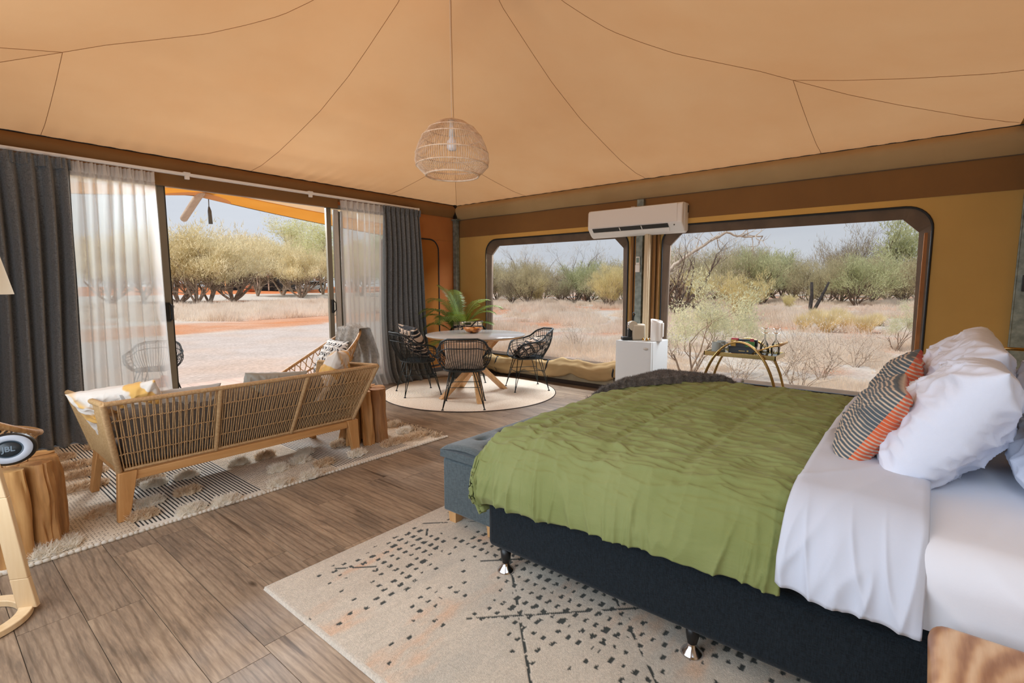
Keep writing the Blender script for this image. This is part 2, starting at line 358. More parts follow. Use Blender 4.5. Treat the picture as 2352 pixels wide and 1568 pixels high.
# floor boards, laid along the bed's length, bedded on a dark underlay
fl = MB().box(-.6, 5.80, -.68, 5.94, -.06, -.004).build('floor', mat('plank_underlay', '#4a3c31', rough=.7)); struct(fl)
pw, plen = .1935, 1.26; pm = {}
rp = random.Random(4)
k0 = -5
for i in range(33):
    x0 = .37+pw*(k0+i)
    off = 2.51 if x0 < .40 and x0 > .36 else (3.08 if .75 < x0 < .77 else rp.uniform(0, plen))
    y = -.66+((off+.66) % plen)-plen
    while y < 5.92:
        a, b = max(y, -.66), min(y+plen, 5.92); y += plen
        if b-a < .05 or x0+pw > 5.80 or x0 < -.65: continue
        ln = round(b-a, 3)
        if ln not in pm:
            hx, hy, t, c = pw/2-.0003, ln/2-.0003, 0, .0010
            pm[ln] = MB().hexa([(-hx, -hy, -.010), (hx, -hy, -.010), (hx, hy, -.010), (-hx, hy, -.010)], [(-hx+c, -hy+c, 0), (hx-c, -hy+c, 0), (hx-c, hy-c, 0), (-hx+c, hy-c, 0)]).mesh('plank', M['plank'])
        o = addobj('plank', pm[ln], fl); o.location = (x0+pw/2, (a+b)/2, 0)
# roof: four slopes meeting in sagging hips
mb = MB()
for q in range(4):
    sg = [(0, 1), (1, 0), (0, -1), (-1, 0)][q]
    def fn(u, v, sg=sg):
        s = v**.8 if v < 1 else 1; t = (u*2-1)
        if sg[0]: x, y = CX+sg[0]*s*HX, CY+t*s*HY
        else: x, y = CX+t*s*HX, CY+sg[1]*s*HY
        return (x, y, roofz(x, y))
    mb.grid(fn, 240 if q in (0, 1) else 120, 60)
ce = mb.build('ceiling', M['roof'], smooth=True); struct(ce)
def seam(pts, name='roof_seam', r=.0018, m=None):
    MB().tube([(x, y, roofz(x, y)-.002) for x, y in pts], r, 4).build(name, m or M['seam'], ce)
for sx, sy in ((1, 1), (1, -1), (-1, 1)):
    seam([(CX+sx*s*HX, CY+sy*s*HY) for s in np.linspace(.05, 1, 60)])
for sx, sy in ((1, 0), (0, 1), (-1, 0)):
    seam([(CX+sx*s*HX, CY+sy*s*HY) for s in np.linspace(.05, .99, 60)])
for (hx, hy), ends in (((1, 1), [(4.45, 5.90), (5.76, 4.50)]), ((1, -1), [(5.76, .90), (4.4, -.5)]), ((-1, 1), [(.88, 5.90), (-.56, 4.5)])):
    p = (CX+hx*.56*HX, CY+hy*.56*HY)
    for e_ in ends: seam([(p[0]+(e_[0]-p[0])*t, p[1]+(e_[1]-p[1])*t) for t in np.linspace(0, 1, 30)])
# walls
def slab(outer, holes, place, t=.012):
    """flat sheet with holes; outer/holes in (a, z); place(a, z, depth) -> xyz"""
    loops = [outer]+holes; tri = tessellate_polygon([[Vector((a, z, 0)) for a, z in L] for L in loops])
    flat = [p for L in loops for p in L]; n = len(flat); mb = MB()
    vs = [place(a, z, 0) for a, z in flat]+[place(a, z, t) for a, z in flat]
    fs = [tuple(f) for f in tri]+[tuple(n+i for i in reversed(f)) for f in tri]; b = 0
    for L in loops:
        m = len(L); fs += [(b+i, b+(i+1) % m, n+b+(i+1) % m, n+b+i) for i in range(m)]; b += m
    return mb.add(vs, fs)
def arch(a0, a1, z0, z1, r, seg=8, rb=.02):
    L = []
    for cx, cz, s0, rr in ((a1-r, z1-r, 0, r), (a0+r, z1-r, PI/2, r), (a0+rb, z0+rb, PI, rb), (a1-rb, z0+rb, 1.5*PI, rb)):
        for i in range(seg+1):
            t = s0+PI/2*i/seg; L.append((cx+rr*math.cos(t), cz+rr*math.sin(t)))
    return L
W1 = (2.905, 5.28, .30, 2.03, .20); W2 = (.02, 2.47, .28, 2.03, .20)
PR = lambda a, z, d: (XR+d, a, z)
holes = [arch(*W1), arch(*W2)]
wr = slab([(YS, 0), (YN, 0), (YN, EZ), (YS, EZ)], holes, PR).build('wall_right', M['wall']); struct(wr)
# darker upper canvas band and its stitched edge, the bulging eave flap, skirting
MB().box(XR-.006, XR-.001, YS, YN, 2.10, 2.40).build('upper_band', M['flapbrown'], wr)
def flap(along, a0, a1, base, bulge, z1=2.6, z0=2.375):
    def fn(u, v):
        a = a0+(a1-a0)*u; prof = [(0, 0), (.55, .12), (1, .3), (.95, .5), (.6, .75), (.15, .97), (.0, 1)]
        off = np.interp(v, [p[1] for p in prof], [p[0] for p in prof])*bulge*(1+.3*N3(a*1.5, 3))
        zz = z1+(z0-z1+.012*N3(a*1.2, 7))*v+.004*N3(a*6, v*5); return (base-off, a, zz) if along == 'Y' else (a, base-off, zz)
    return MB().grid(fn, 120, 14)
flap('Y', YS, YN, XR-.01, .085).build('eave_flap', M['khaki'], wr, smooth=True)
MB().tube([(XR-.012, y, 2.603) for y in np.linspace(YS, YN, 20)], .009, 6).build('eave_gap_line', M['blackedge'], wr)  # dark tube standing in for the shaded gap along the eave
MB().tube([(XR-.012, y, 2.372) for y in np.linspace(YS, YN, 20)], .004, 6).build('flap_hem', M['taupe'], wr)
MB().box(XR-.012, XR-.001, YS, YN, .035, .17).build('skirt_band', M['skirt'], wr)
bb = MB().box(XR-.03, XR-.002, YS, YN, 0, .05).build('baseboard_right', M['darktrim'], bevel=.004); struct(bb)
def window(n, Wd, mats):
    a0, a1, z0, z1, r = Wd; w = empty('window_%d' % n, (XR, (a0+a1)/2, z0)); struct(w); T = Matrix.Translation((-XR, -(a0+a1)/2, -z0))
    L = arch(*Wd); MB().tube([(XR-.008, a, z) for a, z in L], .010, 6, closed=True).xf(T).build('black_edging', M['blackedge'], w, smooth=True)
    inner = []
    I0, I1, Z0, Z1 = a0+.07, a1-.055, z0+.035, z1-.085; c = .16
    for a, z in L:   # rounded outside, chamfered inside
        aa = min(max(a, I0), I1); zz = min(max(z, Z0), Z1)
        for cx, sg in ((I0, -1), (I1, 1)):
            ex = (c-abs(aa-cx)) ; ez = zz-(Z1-c)
            if ex > 0 and ez > 0 and ex+ez > c: k = (ex+ez-c)/2; aa -= sg*k; zz -= k
        inner.append((aa, zz))
    n_ = len(L); mb = MB(); mb.add([(XR+.008, a, z) for a, z in L]+[(XR+.045, a, z) for a, z in inner], [(i, (i+1) % n_, n_+(i+1) % n_, n_+i) for i in range(n_)])
    mb.add([(XR+.045, a, z) for a, z in inner]+[(XR+.075, a, z) for a, z in inner], [(i, (i+1) % n_, n_+(i+1) % n_, n_+i) for i in range(n_)])
    mb.xf(T).build('flap_surround', mats, w)
    mb = MB().add([(XR+.06, a, z) for a, z in inner], [tuple(range(n_))]); mb.xf(T).build('insect_screen', M['screen'], w); return w
window(1, W1, M['taupe']); window(2, W2, M['taupe'])
# orange-brown side flap on window 2's near side
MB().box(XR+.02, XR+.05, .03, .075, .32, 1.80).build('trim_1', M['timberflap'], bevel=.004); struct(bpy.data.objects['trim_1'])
# rolled canvas blind strapped under window 1
roll = empty('rolled_window_blind', (XR-.09, 4.05, .24)); tag(roll, 'rolled khaki canvas blind sagging under the window behind the dining chairs', 'blind')
def rf(u, v):
    y = -1.17+2.36*u; a = v*2*PI; t = (y+1.17)/2.36
    sag = -.05*math.sin(PI*((t*3) % 1))**2*1.0+.07*(0.5-t)*1.4
    r = .080+.020*N3(y*1.6, math.cos(a)*2, math.sin(a)*2)+.016*(1-abs(math.sin(2.5*a+5*N3(y*1.1, 3)+y*1.4)))**2+.012*N3(y*9, math.cos(a)*3, math.sin(a)*3+4)
    pinch = 1-.28*math.exp(-((t*3-round(t*3))*9)**2)
    return (math.cos(a)*r*.8*pinch, y, sag+math.sin(a)*r*1.35*pinch)
MB().grid(lambda v, u: rf(u, v), 28, 150, wrap_u=True).build('canvas_roll', M['khaki'], roll, smooth=True)
for y in (-1.05, -.02, .92):
    t = (y+1.17)/2.36; z = .07*(0.5-t)*1.4
    pts = [(math.cos(a)*.068, y+.012*math.sin(a*2), z-.02+math.sin(a)*.098) for a in np.linspace(0, 2*PI, 18)[:-1]]
    MB().tube(pts, .011, 6, closed=True, flat=.35).tube([(-.05, y, z-.09), (-.045, y-.01, z-.17), (-.04, y+.005, z-.21)], .010, 6, flat=.35).build('black_strap', M['blackedge'], roll, smooth=True)
# column between the windows
g = MB().box(XR-.07, XR-.015, 2.69, 2.775, .0, 2.36).build('trim_2', M['galv'], bevel=.004); struct(g)
c = MB().box(XR-.095, XR-.02, 2.585, 2.655, .0, 1.95).box(XR-.105, XR-.03, 2.60, 2.64, .0, 1.95).build('trim_3', M['cream'], bevel=.006); struct(c)
f = MB()
f.tube([(XR-.03, 2.84, z) for z in np.linspace(.02, 2.05, 12)], .035, 10, flat=.6).tube([(XR-.025, 2.79, z) for z in np.linspace(.02, 2.05, 12)], .02, 8)
f.tube([(XR-.03, 2.555, z) for z in np.linspace(.02, 2.05, 12)], .033, 10, flat=.7).tube([(XR-.02, 2.51, z) for z in np.linspace(.02, 2.05, 12)], .028, 10, flat=.5)
f = f.build('trim_4', M['flapbrown'], smooth=True); struct(f)
e_ = MB().box(XR-.045, XR-.03, 2.805, 2.813, .02, 2.0).box(XR-.05, XR-.03, 2.528, 2.536, .02, 2.0).build('trim_5', M['blackedge']); struct(e_)
# left wall with the sliding-door opening
wl = MB().box(XL, .18, YN, YN+.012, 0, EZ).box(.18, 4.74, YN, YN+.012, 2.33, EZ).box(4.74, XR, YN, YN+.012, 0, EZ).build('wall_left', M['wall_door']); struct(wl)
flap('X', XL, XR, YN-.004, .07, 2.6, 2.40).build('eave_flap', M['flapbrown'], wl, smooth=True)
MB().tube([(x, YN-.012, 2.603) for x in np.linspace(XL, XR, 20)], .009, 6).build('eave_gap_line', M['blackedge'], wl)  # dark line in place of the shaded eave gap on the door wall
MB().box(.18, 3.64, YN-.06, YN-.002, 2.315, 2.43).build('door_header', M['flapbrown'], wl, bevel=.006)
MB().box(4.74, XR, YN-.006, YN-.001, 2.04, 2.40).build('upper_band', M['wall_door'], wl)
w3 = empty('window_3', (4.95, YN, .1)); struct(w3)
L = arch(4.3, 5.375, .10, 2.04, .17)
MB().tube([(a-4.95, -.010, z-.1) for a, z in L], .010, 6, closed=True).build('black_zip', M['blackedge'], w3, smooth=True)
sp = slab(L, [], lambda a, z, d: (a-4.95, -.004+d, z-.1), .003).build('closed_canvas_flap', canvas('lit_flap', '#c2803c', '#cf8c46', .5), w3)
bl = MB().box(4.74, XR-.03, YN-.03, YN-.002, 0, .06).build('baseboard_left', M['darktrim'], bevel=.004); struct(bl)
wb = MB().box(XL-.012, XL, YS, YN, 0, EZ).build('wall_back', M['wall']); struct(wb)
wh = MB().box(XL, XR, YS-.012, YS, 0, EZ+.02).box(XL, XR, YS-.012, -.46, EZ+.003, EZ+.02).build('wall_head', M['wall']); struct(wh)
# corner posts
p = MB().box(XR-.10, XR-.03, YN-.085, YN-.015, 0, 2.36).box(XR-.103, XR-.098, YN-.052, YN-.046, 0, 2.34).box(XR-.13, XR-.03, YN-.12, YN-.015, 2.36, 2.38).build('trim_6', M['galv'], bevel=.003); struct(p)
MB().box(XR-.10, XR-.06, YN-.07, YN-.03, 2.38, 2.6).build('post_top', M['black'], p)
p = MB().box(XR-.06, XR-.002, YS+.005, -.522, 0, 2.36).box(XR-.065, XR-.058, -.53, -.518, 0, 2.36).build('trim_7', M['galv'], bevel=.003); struct(p)
MB().box(XR-.10, XR-.06, -.64, -.56, 1.29, 1.42).build('black_plate', M['black'], p, bevel=.004)
MB().box(XR-.06, XR-.02, -.56, -.50, 2.38, 2.585).build('post_top', M['black'], p)
# ---- sliding glass door
d = empty('door_1', (.2, YN, 0)); struct(d)
T = Matrix.Translation((-.2, -YN, 0))
MB().box(.18, 4.76, YN-.02, YN+.10, 2.325, 2.36).box(.18, .24, YN-.02, YN+.10, 0, 2.34).box(4.70, 4.76, YN-.02, YN+.10, 0, 2.34).box(.18, 4.76, YN-.02, YN+.12, -.01, .02).xf(T).build('door_frame', M['alu'], d, bevel=.003)
def panel(x0, x1, y, stile_r, stile_l, nm='sliding_panel'):
    mb = MB().box(x0, x0+stile_l, y-.02, y+.02, .02, 2.335).box(x1-stile_r, x1, y-.02, y+.02, .02, 2.335).box(x0, x1, y-.02, y+.02, .02, .09).box(x0, x1, y-.02, y+.02, 2.315, 2.335)
    p = mb.xf(T).build(nm, M['alu'], d, bevel=.003)
    MB().box(x0+stile_l-.004, x1-stile_r+.004, y-.003, y+.003, .08, 2.32).xf(T).build('glass_pane', M['glass'], p)
    return p
pl_ = panel(.24, 1.765, YN+.035, .062, .05)
MB().box(1.765, 1.772, YN+.01, YN+.055, .02, 2.335).xf(T).build('door_seal', M['aludark'], pl_)
h = MB().tube([(1.66, YN-.01, 1.16), (1.648, YN-.045, 1.15), (1.645, YN-.05, 1.08), (1.65, YN-.045, 1.0), (1.665, YN-.01, .985), (1.735, YN-.0, .985), (1.745, YN-.02, 1.0), (1.745, YN-.02, 1.14), (1.735, YN, 1.16)], .011, 8, closed=True).box(1.67, 1.73, YN-.012, YN+.012, .99, 1.155)
h.xf(T).build('handle', M['black'], pl_, bevel=.003)
pr_ = panel(3.515, 4.72, YN+.035, .05, .065)
MB().box(3.60, 3.66, YN-.02, YN+.02, .02, 2.30).box(3.66, 3.69, YN+.02, YN+.07, .02, 2.29).xf(T).build('fixed_jamb', M['alulight'], d, bevel=.003)
MB().box(3.69, 3.73, YN-.01, YN+.03, .02, 2.29).xf(T).build('inner_stile', M['alu'], d, bevel=.003)
MB().box(3.54, 3.565, YN-.015, YN+.015, .99, 1.16).tube([(3.565, YN, 1.0), (3.58, YN-.02, 1.03), (3.58, YN-.02, 1.12), (3.565, YN, 1.15)], .007, 6).xf(T).build('handle', M['black'], pr_, bevel=.002)
# ---- curtain track
tr = empty('curtain_track', (2.9, 5.78, 2.43)); tag(tr, 'white curtain track running along the top of the sliding door', 'curtain track')
MB().box(-3.4, 1.97, -.02, .02, -.012, .016).box(-3.4, 1.97, -.024, -.018, -.004, .008).build('rail', M['white'], tr, bevel=.002)
MB().box(1.955, 1.985, -.022, .022, -.045, .018).build('end_cap', M['white'], tr, bevel=.003)
for x in (-.98, .32): MB().box(x-.03, x+.03, -.026, .10, .014, .024).box(x-.02, x+.02, -.028, .0, -.045, -.010).build('bracket', M['white'], tr, bevel=.003)
# ---- curtains
def curtain(name, label, cat, m, xt0, xt1, xb0, xb1, ytop, yb, folds, ztop, seed, nu=240, nv=70, amp=.045, header=.10, flare=.0, z0=.012, sway=.0):
    rr = random.Random(seed); ph = [rr.uniform(0, 6.28) for _ in range(6)]
    o = empty(name, ((xt0+xt1)/2, ytop, 0)); tag(o, label, cat)
    def fn(u, v):
        z = ztop+(z0-ztop)*v; hz = (ztop-z)
        w = u+.012*math.sin(u*folds*2.1+ph[0])+.010*math.sin(v*4+u*9+ph[1])*v
        bl = v**1.3; x = (xt0+(xt1-xt0)*w)*(1-bl)+(xb0+(xb1-xb0)*w)*bl
        f1 = math.sin(w*folds*2*PI+ph[2]+.5*math.sin(v*3+ph[3])+1.9*N3(u*5, v*1.0, seed)); f2 = math.sin(w*folds*4*PI+ph[4])
        if hz < header:
            k = hz/header; a = amp*(.25+.35*k); pin = math.sin(w*folds*6*PI)*.010*(1-.3*k)
            y = ytop+f1*a+pin
        else:
            k = min((hz-header)/.5, 1); a = amp*(.6+.55*k)
            y = ytop+a*(math.copysign(abs(f1)**.8, f1)+.22*f2*(1-k*.4))
        y += (yb-ytop)*max(0, (v-.55)/.45)**2
        x += sway*math.sin(v*PI)*(1-u)
        if z < .22:   # cloth breaking on the floor
            q = 1-z/.22; y -= flare*q*q*(.7+.6*N3(u*7, 2, seed)); x += .05*q*q*N3(u*9, 4, seed); z = max(z, .012+.03*q*abs(N3(u*12, 8, seed)))
        return (x-(xt0+xt1)/2, y-ytop, z)
    b = MB().grid(fn, nu, nv).build('cloth', m, o, smooth=True)
    s = b.modifiers.new('sol', 'SOLIDIFY'); s.thickness = .003 if m is not M['sheer'] else .0006
    if m is M['sheer']: b.modifiers.remove(s)
    # gathered heading tape
    def hd(u, v):
        x = xt0+(xt1-xt0)*u; y = ytop-.006+amp*.45*math.sin(u*folds*2*PI+ph[2])+.020*math.sin(u*folds*6*PI)*(1-.5*v); return (x-(xt0+xt1)/2, y-ytop-.004, ztop+.006-.09*v)
    hb = MB().grid(hd, nu*2, 4).build('pleated_heading', m, o, smooth=True)
    return o
curtain('blackout_curtain', 'charcoal grey floor-length curtain at the left end of the glass door, pooling on the rug', 'curtain', M['darkcurtain'], -.35, 1.035, -.45, .98, 5.74, 5.56, 13, 2.40, 3, 560, 80, .066, flare=.16, sway=.05)
curtain('sheer_curtain', 'white sheer curtain hanging over the left glass panel beside the long charcoal curtain', 'curtain', M['sheer'], 1.0, 1.64, .93, 1.655, 5.78, 5.72, 7, 2.40, 5, 300, 70, .045, flare=.06)
curtain('sheer_curtain', 'white sheer curtain hanging right of the open doorway', 'curtain', M['sheer'], 3.63, 4.30, 3.64, 4.22, 5.78, 5.68, 8, 2.40, 9, 300, 70, .04, flare=.1)
curtain('blackout_curtain', 'charcoal grey curtain at the right end of the track beside the palm', 'curtain', M['darkcurtain'], 4.22, 4.86, 4.16, 4.95, 5.74, 5.60, 8, 2.405, 14, 380, 80, .060, flare=.12)
# ================================================================ BED
bed = empty('bed', (2.6, .5, 0)); tag(bed, 'king bed with a black upholstered base on chrome feet and a white mattress', 'bed')
B = Matrix.Translation((-2.6, -.5, 0)); BX0, BX1, BY0, BY1 = 1.665, 3.52, -.52, 1.525
def rbox(x0, x1, y0, y1, z0, z1, r=.03):
    return MB().box(x0, x1, y0, y1, z0, z1)
o = rbox(BX0, BX1, BY0, BY1, .12, .38).xf(B).build('base', M['bedbase'], bed, bevel=.028, bseg=4)
def matf(u, v):
    return None
o = rbox(BX0+.03, BX1-.03, BY0+.01, BY1-.05, .37, .60).xf(B).build('mattress', M['sheet'], bed, bevel=.09, bseg=5)
footp = [(0, 0), (.041, 0), (.043, .007), (.036, .020), (.020, .036), (.015, .055)]
for x, y in ((1.70, 1.44), (1.72, .575), (3.46, 1.44), (3.46, .575), (1.72, -.4), (3.46, -.4)):
    lg = MB().lathe([(0, .05), (.016, .05), (.022, .075), (.027, .125), (0, .125)], 20, (x-2.6, y-.5, 0)).build('leg', M['black'], bed, smooth=True)
    MB().lathe(footp, 24, (x-2.6, y-.5, .002)).build('chrome_foot', M['chrome'], lg, smooth=True)
def fall(s, r):
    if s <= 0: return 0, 0
    if s < r*PI/2: return r*math.sin(s/r), r*(1-math.cos(s/r))
    return r, r+s-r*PI/2
def crown(x, y):
    """height of the duvet's top"""
    u = (x-1.6)/2.08; v = (y+.1)/1.7
    return .665+.045*math.sin(PI*min(max(u, 0), 1))**.7*math.sin(PI*min(max(v*.9+.05, 0), 1))**.5
def duvet_pt(p, q, lift=0, puff=.02, wr=1.0, xa=1.86, xb=3.48, yf=1.44, rn=.235, rf=.12, rfar=.20):
    # p: distance across the bed (x), q: along it (y); beyond the arcs the cloth falls
    on, dn = fall(xa-p, rn); of_, df = fall(q-yf, rf); o2, d2 = fall(p-xb, rfar)
    x = min(max(p, xa), xb)-on+o2; y = min(q, yf)+of_
    z = crown(x, y)+lift-max(dn, df, d2)
    side = min(dn/.3, 1) if dn > df else 0; ft = min(df/.3, 1) if df >= dn else 0; top = 1-max(side, ft, min(d2/.2, 1))
    w = 0
    if wr:
        a = N3(p*9, q*2.6, 1); b = N3(p*22, q*6, 4); c = N3(p*4+3, q*7, 8); r1 = 1-abs(N3(p*7+.6*c, q*1.9, 12))*2
        r2 = 1-abs(N3(p*19+.8*c, q*4.5, 17))*2; r3 = 1-abs(N3(p*36+c, q*8, 27))*2; w = wr*top*(.007*a+.008*b+.007*max(r1, 0)**3+.010*max(r2, 0)**2+.009*max(r3, 0)**2+.006*c-.008)
        bx, by = math.cos((p-1.9)*2*PI/.36), math.cos((q-.3)*2*PI/.34); w -= wr*top*.007*max(max(bx, by)-.86, 0)/.14
        gs = N3(q*5, z*1.3, 20); g2 = 1-abs(N3(q*9+N3(q*3, z*2, 5), z*1.6, 30))*2.2
        g3 = 1-abs(N3(q*14+1.5*N3(q*3, z*3, 8), z*2.2, 44))*2.4; ws = wr*(.014*gs+.020*max(g2, 0)**4+.012*max(g3, 0)**3+.005*N3(q*26, z*4, 2))
        fs = wr*(.010*N3(p*6, z*1.5, 40)+.010*max(1-abs(N3(p*9, z, 33))*2.4, 0)**3)
    else: ws = fs = 0
    z += w+(lift > 0)*.0
    bul = math.sin(PI*min(max((dn-.05)/.36, 0), 1)); x -= side*(ws+puff*bul)+lift*(1 if side else 0)
    bulf = math.sin(PI*min(max((df-.03)/.36, 0), 1)); y += ft*(fs+puff*bulf)
    # tuck under at the hem
    if dn > .29: x += (dn-.29)*.55; y_ = 0
    if df > .29: y -= (df-.29)*.5
    return Vector((x, y, z))
duv = empty('duvet', (2.6, .9, .38)); tag(duv, 'olive green linen duvet with quilted creases hanging over the side of the bed', 'duvet')
D = Matrix.Translation((-2.6, -.9, -.38)); NP, NQ = 520, 340
def dfn(u, v):
    q = .285+v*(1.44-.285+.12*PI/2+.255); hem = .235*PI/2+.012+.022*N3(q*4, 3)+.010*N3(q*14, 5)+.075*min(max((q-.9)/.7, 0), 1)+.02
    p = (1.86-hem)+u*(3.48+.52-1.86+hem); return duvet_pt(p, q)
b = MB().grid(dfn, NP, NQ).xf(D).build('cover', M['duvet'], duv, smooth=True)
m = b.modifiers.new('sol', 'SOLIDIFY'); m.thickness = .012; m.offset = -1
# white sheet folded back over the duvet's head end
sh = empty('folded_sheet', (2.6, .1, .4)); tag(sh, 'white sheet folded back over the head end of the green duvet', 'sheet'); T = Matrix.Translation((-2.6, -.1, -.4))
def sfn(u, v):
    q = -.045+v*.345; hem = .235*PI/2+.012+.012*N3(q*9, 2)+.01*(1-v)
    p = (1.86-hem)+u*(3.48+.45-1.86+hem); P = duvet_pt(p, q, .016, .01, 0, xa=1.85)
    s = min(max((1.80-P.x)/.2, 0), 1)
    d1 = 1-abs(N3(q*11+P.z*4+2, P.z*1.8, 50))*2.4; d2 = 1-abs(N3(q*14-P.z*2, P.z*2.2, 57))*2.4
    P.x -= s*(.017*max(d1, 0)**3+.012*max(d2, 0)**3+.008*N3(q*16, P.z*3, 3)); P.z += (1-s)*(.005*N3(P.x*5, q*9, 6)+.008*max(1-abs(N3(P.x*3+q*5, q*4, 9))*2.5, 0)**3)
    e = min(v, 1-v)/.06
    if e < 1: P.z -= .010*(1-e)**2*(1-s); P.x += .012*(1-e)**2*s
    return P
b = MB().grid(sfn, 220, 90).xf(T).build('sheet_cloth', M['sheet'], sh, smooth=True); m = b.modifiers.new('sol', 'SOLIDIFY'); m.thickness = .006; m.offset = -1
# mattress sheet (head end), draped tight with diagonal pulls
fs_ = empty('fitted_sheet', (2.6, -.3, .4)); tag(fs_, 'white fitted sheet stretched over the mattress beneath the pillows', 'sheet'); T = Matrix.Translation((-2.6, .3, -.4))
def ffn(u, v):
    q = -.535+v*.60; on, dn = 0, 0; hem = .10*PI/2+.12; p = (1.745-hem)+u*(3.44+.25-1.745+hem)
    on, dn = fall(1.745-p, .10); o2, d2 = fall(p-3.44, .10)
    x = min(max(p, 1.745), 3.44)-on+o2; z = .655-max(dn, d2); g = 1-abs(N3(q*5-z*5, 3, 70))*2.3; x -= min(dn/.1, 1)*(.008*max(g, 0)**3+.004)
    return Vector((x, q, z+.004*N3(p*5, q*7, 3)))
MB().grid(ffn, 160, 80).xf(T).build('sheet_cloth', M['fitted'], fs_, smooth=True)
# ---- brown-grey fur throw across the far foot corner
th = empty('fur_throw', (3.0, 1.4, .70)); tag(th, 'dark taupe fur throw spread across the far foot corner of the bed', 'throw'); T = Matrix.Translation((-3.0, -1.4, -.70))
nr = [(2.40, 1.69), (2.62, 1.58), (2.92, 1.42), (3.35, 1.17), (3.62, .985), (3.74, .955)]; fr = [(2.46, 1.76), (2.70, 1.80), (3.0, 1.82), (3.35, 1.82), (3.66, 1.80), (3.90, 1.50)]
def tfn(u, v):
    nx = np.interp(u, np.linspace(0, 1, 6), [a[0] for a in nr]); ny = np.interp(u, np.linspace(0, 1, 6), [a[1] for a in nr])
    fx = np.interp(u, np.linspace(0, 1, 6), [a[0] for a in fr]); fy = np.interp(u, np.linspace(0, 1, 6), [a[1] for a in fr])
    w = max((v-.08)/.92, 0); x = nx+(fx-nx)*w; y = ny+(fy-ny)*w; P = duvet_pt(x, y, 0, .02, .0)
    e = min(v/.08, 1); th_ = .045*math.sin(min(e, 1)*PI/2)+.006*N3(u*16, v*9, 2)+.016*max(N3(x*4, y*11, 12), 0)
    if v < .08: x2 = nx; th_ -= .0
    P.z += th_*(1 if v > .001 else 0)-.0; P.z += .002
    k = .012*math.sin(u*150)*(1 if v < .2 else .3); 
    return Vector((P.x, P.y+(.006*math.sin(u*170) if v < .12 else 0), P.z))
tm = MB().grid(tfn, 230, 80).xf(T)
k = NT('taupe_fur'); v = k.coords('Object'); c = k.ramp(k.noise(v, 35, 5, .7), [(.3, lin('#3d3630')), (.52, lin('#665c52')), (.72, lin('#92877b'))]); k.l(c, k.b.inputs['Base Color'])
k.set(Roughness=.95); k.b.inputs['Sheen Weight'].default_value = .5; k.bump(k.noise(v, 120, 4), .9, .01); M['fur'] = k.m
b = tm.build('throw_cloth', M['fur'], th, smooth=True)
def hairs(mb, name, m, parent, n, ln, wd, seed=1, jitter=.6):
    rg = np.random.default_rng(seed); V = np.array(mb.v); F = np.array(mb.f); f = F[rg.integers(0, len(F), n)]
    a, b_, c_, d_ = (V[f[:, i]] for i in range(4)); nrm = np.cross(b_-a, d_-a); nrm /= np.linalg.norm(nrm, axis=1)[:, None]+1e-9
    s = rg.random((n, 1)); t = rg.random((n, 1)); P = a+(b_-a)*s+(d_-a)*t
    if nrm[:, 2].mean() < 0: nrm = -nrm
    dr = nrm+rg.normal(0, jitter, (n, 3)); dr /= np.linalg.norm(dr, axis=1)[:, None]; sd = np.cross(dr, rg.normal(0, 1, (n, 3))); sd /= np.linalg.norm(sd, axis=1)[:, None]
    L = ln*(.5+rg.random((n, 1))); vs = np.stack([P-sd*wd, P+sd*wd, P+dr*L], 1).reshape(-1, 3); fs = np.arange(n*3).reshape(-1, 3)
    o = addobj(name, npmesh(name, vs, fs, m), parent); o['kind'] = 'stuff'; return o
hairs(tm, 'fur_pile', M['fur'], th, 60000, .016, .0010)
# white folded blanket edge showing beyond the throw
wsb = MB().grid(lambda u, v: (3.66+.10*u, .97+v*.62, .672+.014*math.sin(PI*u)+.004*N3(v*9, u*3)), 10, 60).build('white_blanket', M['sheet'], smooth=True)
tag(wsb, 'white blanket edge showing beyond the taupe throw on the window side of the bed', 'blanket'); m = wsb.modifiers.new('sol', 'SOLIDIFY'); m.thickness = .02; m.offset = -1
# ---- pillows and cushions
def cushion_mesh(w, h, t, nu=48, nv=48, seed=0, crease=.02, pinch=.12, ear=0.0):
    """closed pillow with peaked corners; local x = width, z = height, y = thickness"""
    mb = MB(); 
    def surf(sg):
        def fn(u, v):
            a, b = u*2-1, v*2-1; ex = (1-abs(a)**2.2)**.5 if abs(a) < 1 else 0; ez = (1-abs(b)**2.2)**.5 if abs(b) < 1 else 0
            th_ = t/2*(ex*ez)**.85
            px = a*w/2*(1-pinch*.5*(1-b*b)*abs(a)); pz = b*h/2*(1-pinch*.5*(1-a*a)*abs(b))
            wv = crease*(N3(a*2.2, b*2.2, seed)*1.0+.9*max(1-abs(N3(a*2.0+b, b*1.8-a, seed+5))*3, 0)**2+.55*max(1-abs(N3(a*4.2-b*2, b*3.1+a, seed+8))*3, 0)**2)*(ex*ez)**.7
            rad = crease*.8*max(0, abs(a*b)-.25)*math.sin(math.atan2(b, a)*26)*(ex*ez)**.3
            return (px, sg*(th_+wv+rad), pz)
        return fn
    mb.grid(surf(1), nu, nv); n0 = len(mb.f); mb.grid(surf(-1), nu, nv); mb.f[n0:] = [tuple(reversed(f)) for f in mb.f[n0:]]
    return mb
def place_cushion(o, loc, rx, ry, rz): o.location = loc; o.rotation_euler = Euler((rx, ry, rz), 'XYZ')
def pillow(loc, rot, lab, w=.74, h=.46, t=.22, seed=0):
    o = cushion_mesh(w, h, t, 110, 90, seed, .026).build('pillow', M['pillow'], smooth=True); tag(o, lab, 'pillow'); place_cushion(o, loc, *rot)
    m = o.modifiers.new('weld', 'WELD'); m.merge_threshold = .0005
    return o
pillow((2.42, -.085, .845), (math.radians(32), math.radians(3), math.radians(-3)), 'front white pillow nearest the camera, leaning against the others on the bed', .72, .50, .27, 3)
